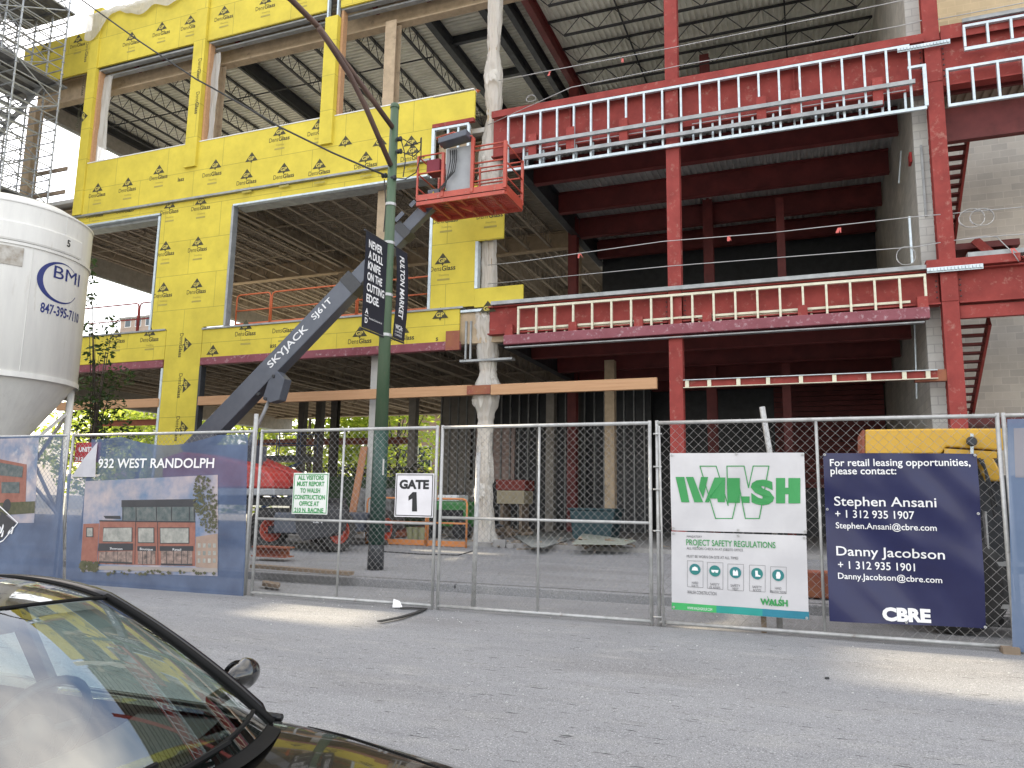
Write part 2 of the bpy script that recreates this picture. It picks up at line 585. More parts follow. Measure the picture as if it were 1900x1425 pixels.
# columns: front row at Y=20.1, rows behind
for i, x in enumerate((-28.75, -19.45, -12.2)):
    mb = MB().ibar((x, 20.05, FLOOR), (x, 20.05, 6.0), 0.36, 0.36, 0.035, 0.03, up=(0, 1, 0))
    if i == 2:
        mb = MB().box(x - 0.19, x + 0.19, 19.9, 20.28, FLOOR, 6.0)
    mb.build('column', M['fp_white'] if i == 2 else M['fp_grey'], bld, bevel=0.01)
    for z0, z1 in ((7.0, 11.6), (12.7, 17.0)):
        MB().ibar((x, 20.05, z0), (x, 20.05, z1), 0.36, 0.40, 0.04, 0.05, up=(0, 1, 0)).build('column', M['fireproof'], bld)
MB().box(-8.57, -8.33, 19.6, 19.84, FLOOR, 20.2).build('column', M['fireproof'], bld)
for y in (28.5,):
    for x in (-28.75, -19.45, -8.4):
        for z0, z1 in ((FLOOR, 6.0), (7.0, 11.6), (12.7, 17.4)):
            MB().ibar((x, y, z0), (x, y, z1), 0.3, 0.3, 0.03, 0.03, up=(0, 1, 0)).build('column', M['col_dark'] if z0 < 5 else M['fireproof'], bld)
# girders along the facade and behind
for y, mats in ((20.25, ('fireproof', 'fireproof', 'fp_grey')), (28.5, ('fp_grey', 'fireproof', 'joist_tan')), (36.5, ('fp_grey', 'joist_tan', 'joist_tan'))):
    for (zt, dp), mm in zip(((18.0, 0.98 if y < 21 else 0.6), (12.38, 0.72), (6.68, 0.62)), mats):
        MB().ibar((XW + 0.1, y, zt - dp / 2), (-8.3 if zt < 15 else -7.7, y, zt - dp / 2), dp, 0.32, 0.05, 0.10).build('girder', M[mm], bld)
# beams along the depth at the column lines
for x in (-28.9, -19.45, -12.2):
    for zt, mm in ((18.12, 'joist_black'), (12.35, 'joist_tan'), (6.65, 'joist_tan')):
        if x > -13 and zt > 15:
            continue
        MB().ibar((x, 20.5, zt - 0.25), (x, YB, zt - 0.25), 0.5, 0.2, 0.03, 0.03).build('beam', M[mm], bld)
for x in (-11.6, -9.6):
    MB().ibar((x, 20.5, 17.9), (x, YB, 17.9), 0.5, 0.24, 0.03, 0.03).build('beam', M['steel_dark'], bld)
for y in (23.0, 25.6):
    MB().ibar((-11.5, y, 18.0), (-9.7, y, 18.0), 0.3, 0.16, 0.02, 0.02).build('beam', M['steel_dark'], bld)
MB().ibar((-8.8, 19.9, 17.95), (-8.8, YB, 17.95), 0.55, 0.2, 0.03, 0.03).build('beam', M['steel_dark'], bld)
for zt in (12.36, 6.66):
    MB().ibar((-8.2, 20.4, zt - 0.3), (-8.2, YB, zt - 0.3), 0.6, 0.26, 0.04, 0.05).build('beam', M['fp_grey'], bld)
# open web joists (one built per level, then copied)
for zt, dp, mm, x0, sp, n in ((18.17, 0.62, 'joist_black', -28.1, 1.72, 10), (12.38, 0.6, 'joist_tan', -28.3, 0.94, 21), (6.68, 0.5, 'joist_tan', -28.3, 0.94, 21)):
    j0 = joist_mb((x0, 20.45, zt), (x0, YB, zt), dp, 0.62, web=0.016 if zt > 15 else 0.02, w=0.10).build('joist', M[mm], bld)
    for k in range(1, n):
        dup(j0, (sp * k, 0, 0))
# bridging under the joists
for y in (23.0, 26.0):
    for z in (17.56, 11.8, 6.2):
        MB().bar((XW + 0.3, y, z), (-8.9 if z < 15 else -12.3, y, z), 0.04, 0.04).build('bridging', M['joist_black' if z > 15 else 'joist_tan'], bld)
# red outriggers from the roof girder to the sheathing
for x in (-23.4, -22.0, -18.6, -15.2, -12.9, -11.0):
    MB().bar((x, 19.5, 17.85), (x, 20.2, 17.62), 0.12, 0.12).build('outrigger', M['red_dark'], bld)

# ---- sheathing panels: (name, x0, x1, z0, z1, y)
YREC = Y0 + 0.10
PAN = {}
def panel(key, rects, y, side='yellow', th=0.07, name='sheathing_panel'):
    mb = MB()
    for x0, x1, z0, z1 in rects:
        mb.box(x0, x1, y, y + th, z0, z1)
    o = mb.build(name, M[side], bld)
    PAN[key] = o
    return o
panel('parapet', [(-24.62, -19.86, 17.52, 19.75), (-19.32, -14.3, 17.48, 19.75), (-13.78, -8.8, 17.46, 19.75)], Y0)
panel('parapet_left', [(-29.3, XL - 0.003, 17.75, 19.5)], Y0 + 0.35)
panel('spandrel', [(XL + 0.45, -10.25, 11.68, 13.66), (-10.25, -8.86, 12.72, 13.60)], Y0)
panel('corner', [(XL, XL + 0.44, 11.68, 20.0)], Y0 - 0.06, th=0.22, name='corner_pilaster')
panel('pil2', [(-19.84, -19.33, 12.76, 20.0)], Y0 - 0.10, th=0.2, name='pilaster')
panel('pil3', [(-14.28, -13.80, 12.70, 17.15)], Y0 - 0.10, th=0.2, name='pilaster')
panel('strip', [(XL, -20.88, 11.32, 11.60), (-20.88, -17.75, 11.30, 11.60), (-17.75, -10.4, 11.22, 11.60)], YREC)
panel('pier', [(-20.85, -17.75, 7.08, 11.298)], YREC)
panel('pier_low', [(-20.15, -18.6, FLOOR, 7.078)], YREC - 0.003)
panel('band_left', [(XW, -20.17, 6.06, 7.05)], YREC)
panel('band', [(-18.58, -9.22, 6.03, 6.97)], YREC)
panel('pier_right', [(-10.17, -8.76, 7.02, 10.7), (-8.757, -7.9, 8.94, 9.88), (-8.757, -7.28, 6.97, 7.52)], YREC - 0.01)
# sills, flashings, lintels
sill = [(XL + 0.45, -19.86, 13.66), (-19.31, -14.3, 13.66), (-13.78, -8.9, 13.64)]
for x0, x1, z in sill:
    MB().box(x0, x1, Y0 - 0.015, Y0 + 0.22, z + 0.002, z + 0.035).build('sill', M['white'], bld)
for x0, x1 in ((XL, -20.9), (-20.9, -10.3)):
    MB().box(x0, x1, Y0 - 0.02, Y0 + 0.1, 11.605, 11.672).build('flashing', M['galv_dull'], bld)
for x0, x1, z in ((-17.7, -10.4, 11.19), (XL, -20.9, 11.28)):
    MB().box(x0, x1, YREC - 0.03, YREC + 0.16, z - 0.03, z + 0.03).build('flashing', M['galv'], bld)
for x0, x1, z in ((XL, -20.2, 7.075), (-18.6, -9.1, 6.995)):
    MB().box(x0, x1, YREC - 0.05, YREC + 0.3, z - 0.02, z + 0.035).build('sill', M['galv_dull'], bld)
for x0, x1 in ((XW, -20.17), (-18.56, -9.2)):
    MB().box(x0, x1, YREC - 0.06, YREC + 0.16, 5.78, 6.028).build('lintel', M['purple'], bld, bevel=0.012)
MB().box(-9.6, -9.16, YREC - 0.075, YREC - 0.063, 5.76, 6.32).build('lintel_plate', M['rust'], bld)
# head framing seen in the openings, below the parapet
for x0, x1 in ((-24.6, -19.9), (-19.3, -14.32), (-13.78, -8.9)):
    MB().box(x0, x1, Y0 + 0.075, Y0 + 0.28, 17.40, 17.458).build('head_track', M['galv_dull'], bld)
    MB().box(x0, x1, Y0 + 0.30, Y0 + 0.48, 17.28, 17.34).build('head_track', M['galv_dull'], bld)
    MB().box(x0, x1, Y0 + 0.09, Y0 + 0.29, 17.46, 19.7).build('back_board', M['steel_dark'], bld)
for x0, x1 in ((XL, -20.9), (-17.7, -10.3)):
    MB().box(x0, x1, Y0 + 0.25, Y0 + 0.7, 11.15, 11.6).build('head_track', M['galv_dull'], bld)
# jambs (wood bucks and steel studs at the opening sides)
for x, z0, z1, mm in ((-24.57, 13.7, 17.4, 'wood'), (-19.27, 13.7, 17.4, 'wood'), (-13.74, 13.7, 17.4, 'wood'), (-17.70, 7.05, 11.16, 'galv_dull'), (-18.55, FLOOR, 5.76, 'steel_dark'), (-20.92, 7.1, 11.2, 'galv'), (-10.22, 7.0, 10.7, 'galv'), (-8.72, 7.53, 8.93, 'galv'), (-20.2, FLOOR, 5.76, 'galv')):
    MB().box(x - 0.045, x + 0.045, Y0 + 0.08, Y0 + 0.30, z0, z1).build('jamb', M[mm], bld)
# bare studs where pilaster top is not sheathed yet, and by the notch
for x in (-14.24, -13.86):
    MB().box(x - 0.03, x + 0.03, Y0 - 0.05, Y0 + 0.08, 17.16, 19.8).build('stud', M['galv'], bld)
MB().box(-14.2, -13.9, Y0 - 0.03, Y0 + 0.06, 17.9, 17.98).build('stud', M['galv'], bld)
MB().box(-10.22, -8.86, 19.24, 19.36, 12.60, 12.718).build('girder', M['red'], bld)
nf = MB()
nf.box(-10.22, -9.0, 19.22, 19.32, 12.50, 12.57).box(-10.22, -10.12, 19.22, 19.32, 11.0, 12.5).box(-9.05, -8.97, 19.22, 19.32, 11.0, 12.5)
nf.box(-9.72, -9.66, 19.24, 19.32, 11.2, 12.5).box(-9.38, -9.32, 19.24, 19.32, 11.2, 12.5)
nf.build('stud', M['galv'], bld)
MB().box(-10.1, -9.06, 19.5, 19.6, 11.2, 12.5).build('girder', M['fireproof'], bld)
MB().box(-10.2, -7.7, YREC + 0.1, YREC + 0.3, 5.95, 6.85).build('girder', M['fireproof'], bld)
MB().box(-9.2, -7.6, YREC + 0.02, YREC + 0.28, 6.86, 6.93).build('sill', M['galv'], bld)
for x in (-9.05, -8.9):
    MB().box(x, x + 0.05, YREC + 0.05, YREC + 0.1, 5.5, 6.6).build('stud', M['galv_dull'], bld)
MB().box(-9.2, -7.6, YREC + 0.05, YREC + 0.3, 5.42, 5.48).build('sill', M['galv_dull'], bld)

# ---- lettering on the boards, laid flat on each panel
TRI = [(-0.26, 0), (0.26, 0), (0, 0.33)]
def logo(mb, lm, x, z, y, tri=True, txt='DensGlass', rot=0, s=1.0, sub=True, faint=None):
    def fn(a, c):
        a, c = a * s, c * s
        if rot:
            return V((x + c, y, z - a))
        return V((x + a, y, z + c))
    def fl(a, c):
        p = fn(a, c)
        return V((p.x, y - 0.003, p.z))
    if txt:
        if txt == 'DensGlass':
            mb.text('Dens', fn, -0.40, -0.10, h=0.15, w=0.36)
            mb.text('Glass', fn, -0.02, -0.10, h=0.15, w=0.44, bold=0.022)
        else:
            mb.text(txt, fn, 0, -0.10, h=0.15, bold=0.022, align='C')
    if tri:
        mb.add([fn(a, c + 0.11) for a, c in TRI], [(0, 1, 2)])
        mb.add([fn(-0.04, 0.108), fn(0, 0.04), fn(0.04, 0.108)], [(0, 1, 2)])
        lm.text('GP', fl, -0.005, 0.155, h=0.13, w=0.25, bold=0.03, align='C')
    if sub and faint is not None:
        faint.text('Sheathing', fn, 0.05, -0.26, h=0.06, align='C')
        faint.add([fn(-0.16, -0.40), fn(0.24, -0.40), fn(0.24, -0.34), fn(-0.16, -0.34)], [(0, 1, 2, 3)])
LOGOS = {
 'parapet': (Y0, [(197, 66, 0), (243, 80, 1), (299, 62, 1), (352, 50, 1), (415, 33, 1), (492, 13, 1), (560, -4, 1), (640, -20, 1), (720, -40, 1)]),
 'parapet_left': (Y0 + 0.35, [(84, 98, 1), (144, 84, 1)]),
 'spandrel': (Y0, [(180, 362, 1), (236, 352, 1), (294, 329, 1), (336, 331, 'lass'), (393, 323, 2), (457, 338, 1), (526, 327, 1), (592, 320, 1), (678, 307, 1), (765, 293, 1), (400, 305, 3), (467, 292, 3), (705, 262, 3), (641, 262, 3), (518, 258, 1), (590, 246, 1), (763, 262, 3)]),
 'corner': (Y0 - 0.06, [(162, 96, 4), (156, 158, 4), (148, 218, 5)]),
 'pil2': (Y0 - 0.10, [(367, 190, 4), (371, 128, 4)]),
 'strip': (YREC, [(176, 400, 2), (232, 391, 2)]),
 'pier': (YREC, [(314, 393, 1), (372, 386, 1), (306, 471, 1), (366, 463, 1), (302, 548, 1), (364, 541, 1)]),
 'pier_low': (YREC - 0.003, [(338, 640, 5), (336, 715, 5), (331, 795, 5)]),
 'band_left': (YREC, [(215, 633, 1), (277, 630, 1)]),
 'band': (YREC, [(455, 619, 1), (525, 613, 2), (507, 639, 'ass'), (667, 633, 1), (745, 627, 1), (811, 626, 's'), (395, 650, 3)]),
 'pier_right': (YREC - 0.01, [(826, 409, 2), (908, 400, 2), (821, 498, 1), (817, 582, 3), (905, 570, 3)]),
}
for key, (yy, lst) in LOGOS.items():
    dk, lt, ft = MB(), MB(), MB()
    for px, py, k in lst:
        p = at(px, py, yy)
        a = yy - 0.004
        if k == 1:
            logo(dk, lt, p.x, p.z + 0.03, a, faint=ft)
        elif k == 2:
            logo(dk, lt, p.x, p.z + 0.03, a, tri=False, faint=ft)
        elif k == 3:
            logo(dk, lt, p.x, p.z - 0.25, a, txt=None, sub=False)
        elif k == 4:
            logo(dk, lt, p.x, p.z, a, rot=1, tri=False, sub=False)
        elif k == 5:
            logo(dk, lt, p.x - 0.02, p.z, a, rot=1, faint=None, sub=False)
        else:
            logo(dk, lt, p.x, p.z, a, tri=False, txt=k, sub=False)
    dk.build('printed_lettering', M['print'], PAN[key])
    if lt.v:
        lt.build('printed_initials', M['yellow_side'], PAN[key])
    if ft.v:
        ft.build('printed_smallprint', M['print_light'], PAN[key])

# left side frame: bands of bare studs at the floor edges, seen through the openings
for z0, z1, x, y0, y1 in ((11.05, 12.6, XW, 20.3, YB), (5.4, 6.9, XW, 20.3, YB), (16.95, 18.3, XW, 20.3, YB)):
    st = MB()
    st.box(x - 0.08, x + 0.08, y0, y1, z0, z0 + 0.06).box(x - 0.08, x + 0.08, y0, y1, z1, z1 + 0.06)
    st.build('edge_track', M['galv_dull'], bld)
    st = MB()
    y = y0 + 0.2
    while y < y1:
        st.box(x - 0.07, x + 0.07, y, y + 0.05, z0 + 0.06, z1)
        y += 0.6
    struct(st.build('edge_studs', M['joist_tan'], bld), 'stuff')
    MB().box(x + 0.1, x + 0.14, y0, y1, z0 + 0.05, z1 - 0.05).build('edge_board', M['fp_grey'], bld)
# back wall with studs
for z0, z1 in ((7.0, 12.4),):
    st = MB()
    for x in [XW + 0.4 + 0.41 * i for i in range(50)]:
        st.box(x, x + 0.05, YB - 0.3, YB - 0.15, z0, z1)
    struct(st.build('back_studs', M['galv_dull'], bld), 'stuff')
    MB().box(-21.0, -8.3, YB - 0.1, YB, z0, z1).build('back_wall', M['fp_grey'], bld)
# ================================================================ RIGHT: red steel frame
frm = thing('steel_building', 'open red primed steel frame with bare metal decks right of the yellow boards', 'building', (-2.5, 22, FLOOR))
XA, XB = -8.0, 2.64
YB2 = 31.0
def wcol(x, y, z0, z1, m_='red', dp=0.30, wd=0.34):
    return MB().ibar((x, y, z0), (x, y, z1), dp, wd, 0.03, 0.02, up=(0, 1, 0)).build('column', M[m_], frm)
colA = wcol(-3.07, 19.42, FLOOR, 20.2)
colB = wcol(3.11, 19.42, FLOOR, 20.2)
for x in (-8.1, -3.07):
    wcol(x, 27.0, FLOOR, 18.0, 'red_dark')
# girders in the facade line
def girder(x0, x1, y, zt, zb, m_='red', wd=0.30):
    return MB().ibar((x0, y, (zt + zb) / 2), (x1, y, (zt + zb) / 2), zt - zb, wd, 0.035, 0.02).build('girder', M[m_], frm)
YG = 19.42
for x0, x1 in ((-8.28, -3.26), (-2.88, 2.92), (3.30, 9.0)):
    girder(x0, x1, YG, 12.80, 11.38)
    girder(x0, x1, YG, 6.93, 6.12)
for x, ob in ((-3.07, colA), (3.11, colB)):
    for zc, n, zs in ((12.05, 6, 0.14), (6.5, 4, 0.13)):
        bt = MB()
        for sx in (-0.24, 0.24):
            for k in range(n):
                z = zc + (k - n / 2 + 0.5) * zs
                bt.lathe((x + sx, YG - 0.014, z), [(0.0, -0.022), (0.016, -0.02), (0.018, 0)], 6, 'Y')
        bt.build('bolts', M['steel_dark'], ob)
        cv = MB().box(x - 0.17, x + 0.17, YG - 0.17, YG - 0.153, zc + n * zs * 0.62, zc + n * zs * 0.62 + 0.02)
        cv.box(x - 0.17, x + 0.17, YG - 0.17, YG - 0.153, zc - n * zs * 0.62, zc - n * zs * 0.62 + 0.02)
        cv.build('stiffener', M['red'], ob)
# web stiffeners
for x in (-5.9, 0.0):
    MB().box(x - 0.01, x + 0.01, YG - 0.14, YG - 0.02, 11.42, 12.76).build('stiffener', M['red'], frm)

# roof: deck ribs along the depth, black joists along the facade
deck(-8.0, 2.62, 19.6, YB2, 18.28, 'Y', 0.20, 0.075).build('metal_deck', M['deck'], frm)
MB().box(-8.0, 2.62, 19.4, YB2, 18.37, 18.5).build('roof_slab', M['concrete'], frm)
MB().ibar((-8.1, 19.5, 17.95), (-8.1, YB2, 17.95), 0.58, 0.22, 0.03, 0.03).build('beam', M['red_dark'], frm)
j0 = joist_mb((-8.0, 20.0, 18.22), (2.6, 20.0, 18.22), 0.62, 1.18, ch=0.05, w=0.10, web=0.017).build('joist', M['joist_black'], frm)
for k in range(1, 7):
    dup(j0, (0, 1.72 * k, 0))
for x in (-5.5, -0.2):
    MB().bar((x, 19.8, 18.16), (x, YB2, 18.16), 0.05, 0.05).build('bridging', M['joist_black'], frm)
# level 3 and level 2: red beams parallel to the facade, deck ribs along the depth
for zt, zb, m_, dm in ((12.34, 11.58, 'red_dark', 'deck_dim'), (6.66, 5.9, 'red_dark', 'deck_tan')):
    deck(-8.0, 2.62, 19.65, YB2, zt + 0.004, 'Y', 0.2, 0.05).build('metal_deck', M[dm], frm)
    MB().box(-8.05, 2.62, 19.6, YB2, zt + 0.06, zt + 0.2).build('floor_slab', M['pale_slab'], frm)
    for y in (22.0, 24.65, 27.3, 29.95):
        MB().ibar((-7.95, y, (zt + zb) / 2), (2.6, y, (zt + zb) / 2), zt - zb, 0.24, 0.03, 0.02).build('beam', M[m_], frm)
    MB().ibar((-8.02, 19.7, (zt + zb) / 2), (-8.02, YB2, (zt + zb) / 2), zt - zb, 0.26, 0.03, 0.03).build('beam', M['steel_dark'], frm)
# edge angle and cap of level 2 and 3 decks
MB().box(-8.15, 2.9, 19.16, 19.42, 6.94, 7.04).build('edge_angle', M['galv_dull'], frm)
MB().box(2.66, 4.5, 19.14, 19.42, 6.945, 7.13).build('edge_angle', M['red'], frm)
MB().box(3.5, 9.0, 19.16, 19.42, 7.135, 7.24).build('edge_angle', M['galv_dull'], frm)
for x0, z in ((2.66, 6.86), (2.35, 12.38)):
    pl = MB()
    for i in range(16):
        pl.box(x0 + 0.07 * i, x0 + 0.07 * i + 0.055, 19.10, 19.135, z, z + 0.07)
    pl.box(x0, x0 + 1.12, 19.136, 19.15, z - 0.03, z + 0.09)
    pl.build('slotted_angle', M['galv'], frm)

# stud frames in front of the girders
def frame_part(name, y):
    return None
def studs(name, x0, x1, zt, zb, spacing, m_, y, extra=None, w=0.05, d=0.09):
    root = MB().box(x0, x1, y - d / 2, y + d / 2, zt - 0.03, zt + 0.03)
    fr = root.build(name, M[m_], frm)
    n = int((x1 - x0) / spacing)
    s0 = MB().box(x0, x0 + w, y - d / 2 + 0.002, y + d / 2 - 0.002, zb, zt - 0.031).build('stud', M[m_], fr)
    for k in range(1, n + 1):
        dup(s0, ((x1 - x0 - w) / n * k, 0, 0))
    for (a, c, z, h, mm, yy) in (extra or []):
        MB().box(a, c, yy, yy + 0.07, z - h / 2, z + h / 2).build('track', M[mm], fr)
    return fr
YS = 19.20
MB().box(-8.25, 2.93, 19.155, 19.25, 12.54, 12.74).build('fascia_plate', M['red'], frm)
MB().box(3.3, 9.0, 19.25, 19.262, 12.54, 12.9).build('fascia_plate', M['red'], frm)
studs('stud_frame', -7.75, 2.62, 12.50, 10.90, 0.475, 'galv', YS, [
    (-7.7, 2.68, 11.52, 0.10, 'galv_dull', YS - 0.135), (-7.2, 1.96, 11.11, 0.10, 'galv_dull', YS - 0.135), (-7.75, 2.9, 10.86, 0.075, 'galv', YS - 0.045)])
fr2 = studs('stud_frame', -7.2, -3.3, 11.42, 10.9, 0.475, 'galv', YS + 0.14)
fr3 = studs('stud_frame', -2.55, 2.5, 11.42, 10.9, 0.475, 'galv', YS + 0.14)
MB().box(2.86, 2.94, YS - 0.045, YS + 0.045, 10.9, 11.9).build('stud', M['galv'], frm)
MB().box(2.55, 2.94, YS - 0.044, YS + 0.044, 11.901, 11.96).build('track', M['galv'], frm)
studs('stud_frame', -7.35, 2.64, 6.80, 6.04, 0.50, 'cream_stud', YS, [(-7.35, 2.3, 6.22, 0.055, 'cream_stud', YS + 0.05)])
studs('stud_frame', -7.1, -3.4, 6.165, 6.04, 0.5, 'cream_stud', YS + 0.16)
studs('stud_frame', -2.5, 0.2, 6.165, 6.04, 0.5, 'cream_stud', YS + 0.16)
# purple tube lintel with its angle below
MB().box(-7.72, 2.66, YS - 0.12, YS + 0.10, 5.77, 6.035).build('lintel', M['purple'], frm, bevel=0.015)
MB().box(-7.7, 2.55, YS - 0.05, YS + 0.12, 5.69, 5.72).build('edge_angle', M['galv_dull'], frm)
# hanger plates
for px, y0_, y1_ in ((989, 250, 290), (1059, 237, 281), (1157, 221, 266), (1412, 181, 227), (1475, 170, 216), (1627, 146, 197)):
    a, c = at(px, y0_, 19.2), at(px, y1_, 19.2)
    MB().box(a.x - 0.115, a.x + 0.115, YS - 0.06, YS + 0.10, c.z, a.z).build('hanger_plate', M['red'], frm)
for px, y0_, y1_ in ((945, 603, 628), (1063, 598, 622), (1185, 588, 612), (1312, 580, 604), (1489, 567, 590), (1711, 551, 575)):
    a, c = at(px, y0_, 19.2), at(px, y1_, 19.2)
    MB().box(a.x - 0.11, a.x + 0.11, YS - 0.065, YS + 0.10, 6.037, a.z).build('hanger_plate', M['red'], frm)
# ground floor header: red channel with pale clips
hd = MB().box(-2.88, 2.75, 19.28, 19.46, 4.42, 4.585).build('header_channel', M['red'], frm)
MB().box(-2.88, 2.75, 19.18, 19.28, 4.59, 4.605).build('flange', M['galv'], hd)
MB().box(-2.88, 2.75, 19.18, 19.28, 4.40, 4.417).build('flange', M['cream_stud'], hd)
for px in (1275, 1316, 1370, 1425, 1486, 1548, 1612, 1678, 1722):
    p = at(px, 700, 19.25)
    MB().box(p.x - 0.045, p.x + 0.045, 19.2, 19.275, 4.42, 4.585).build('clip', M['cream_stud'], hd)
MB().box(2.3, 2.95, 19.3, 19.5, 4.36, 4.62).build('bracket', M['rust'], frm)

# bay right of the second column
studs('stud_frame', 3.75, 9.0, 12.74, 12.22, 0.46, 'galv', YS, [(3.75, 9.0, 12.16, 0.08, 'galv', YS - 0.045), (3.75, 9, 12.88, 0.09, 'galv_dull', YS - 0.06)])
studs('stud_frame', 3.34, 9.0, 11.72, 10.85, 0.5, 'galv', YS, [(3.34, 9.0, 10.82, 0.07, 'galv', YS - 0.045)])
MB().box(2.92, 9, 19.8, 19.9, 11.42, 11.9).build('beam', M['red_dark'], frm)
MB().box(3.32, 9, 20.1, 20.3, 10.35, 11.2).build('landing_beam', M['red_dark'], frm)
MB().box(3.30, 9, 19.36, 19.5, 5.78, 6.12 - 0.05).build('landing_beam', M['red'], frm)
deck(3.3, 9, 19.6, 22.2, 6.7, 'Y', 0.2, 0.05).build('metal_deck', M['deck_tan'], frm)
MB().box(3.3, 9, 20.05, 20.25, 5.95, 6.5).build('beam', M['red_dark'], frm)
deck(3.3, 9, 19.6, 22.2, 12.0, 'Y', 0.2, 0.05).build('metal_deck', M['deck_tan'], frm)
MB().bar((3.0, 19.9, 17.4), (9, 19.9, 20.6), 0.2, 0.3).build('brace', M['red'], frm)
MB().bar((6.0, 20.4, 14.2), (6.0, 20.4, 20), 0.25, 0.25).build('brace', M['red'], frm)

# back of the right bay
bk = MB()
for i in range(24):
    bk.box(-1.2, 2.6, YB2 - 0.35, YB2 - 0.3 - 0.02 * (i % 2), 2.2 + 0.19 * i, 2.2 + 0.19 * i + 0.17)
bk.build('siding', M['red_dark'], frm)
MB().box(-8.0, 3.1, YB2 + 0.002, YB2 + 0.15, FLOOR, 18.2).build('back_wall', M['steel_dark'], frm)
MB().ibar((-0.6, 25.5, FLOOR), (-0.6, 25.5, 11.5), 0.25, 0.25, 0.02, 0.02, up=(0, 1, 0)).build('column', M['red_dark'], frm)

# ================================================================ block walls
cmu1 = brick_mat('block_side', ('Y', 'Z'), 0.406, 0.203, 0.012, (0.46, 0.43, 0.38), (0.38, 0.36, 0.32), (0.36, 0.34, 0.31), bump=0.3)
w1 = thing('block_wall', 'concrete block party wall running back behind the right hand red column', 'wall', (2.8, 24, FLOOR))
MB().box(2.66, 2.96, 19.9, YB2, FLOOR, 20.2).build('wall_leaf', cmu1, w1)
cmu_e = brick_mat('block_end', ('X', 'Z'), 0.406, 0.203, 0.012, (0.55, 0.54, 0.50), (0.47, 0.46, 0.43), (0.40, 0.39, 0.37), bump=0.3)
MB().box(2.655, 2.965, 19.78, 19.897, FLOOR, 20.2).build('wall_end', cmu_e, w1)
MB().box(2.78, 2.83, 19.74, 19.779, 8.4, 10.2).build('joint_strip', M['galv_dull'], w1)
pp = MB().tube([at(1672, 280, 21.0), at(1668, 340, 21.0)], 0.02, 6)
pp.tube([at(1697, 600, 20.3), at(1700, 690, 20.3), at(1701, 740, 20.3)], 0.02, 6)
pp.build('conduit', M['galv'], w1)
MB().box(2.6, 2.655, 20.2, 20.5, 10.0, 10.25).build('alarm_box', mat('red_box', (0.4, 0.02, 0.02)), w1)
cmu2 = brick_mat('block_front', ('X', 'Z'), 0.406, 0.203, 0.010, (0.60, 0.56, 0.49), (0.49, 0.46, 0.41), (0.62, 0.58, 0.52), bump=0.3, vary=(13.2, (1.08, 0.92, 0.66)), noise_amt=0.35)
w2 = thing('block_wall', 'tall pale concrete block stair tower wall at the far right, tan blocks higher up', 'wall', (8, 24, FLOOR))
MB().box(2.96, 18, 24.0, 24.3, FLOOR, 24).build('wall_leaf', cmu2, w2)

# ================================================================ red stair
st = thing('steel_staircase', 'red steel open riser stair flights in front of the pale block wall', 'staircase', (3.6, 21.5, FLOOR))
def flight(x0, x1, p0, p1, n):
    """flight going down and away: p0=(y,z) top front, p1 lower back"""
    for x in (x0, x1):
        MB().bar((x, p0[0], p0[1]), (x, p1[0], p1[1]), 0.06, 0.30).build('stringer', M['red'], st)
    for k in range(n):
        t = (k + 0.5) / n
        y, z = p0[0] + (p1[0] - p0[0]) * t, p0[1] + (p1[1] - p0[1]) * t
        MB().box(x0 + 0.031, x1 - 0.031, y - 0.12, y + 0.12, z - 0.03, z + 0.02).build('tread', M['red_dark'], st)
flight(3.02, 3.98, (20.6, 10.75), (23.75, 8.75), 13)
flight(3.02, 4.10, (20.6, 5.95), (23.75, 3.9), 12)
flight(4.25, 5.25, (23.75, 8.6), (20.6, 6.9), 10)
MB().box(2.98, 5.4, 22.9, 23.9, 8.45, 8.62).build('landing', M['red_dark'], st)
MB().box(2.98, 5.4, 22.9, 23.9, 3.7, 3.88).build('landing', M['red_dark'], st)
sp = MB()
for i in range(7):
    sp.box(4.2, 9, 23.1 + 0.02 * i, 23.3 + 0.02 * i, 7.3 + 0.13 * i, 7.38 + 0.13 * i)
sp.build('siding', M['red'], st)
MB().bar((4.3, 22.6, 8.6), (5.6, 22.6, 7.05), 0.06, 0.22).build('stringer', M['red'], st)
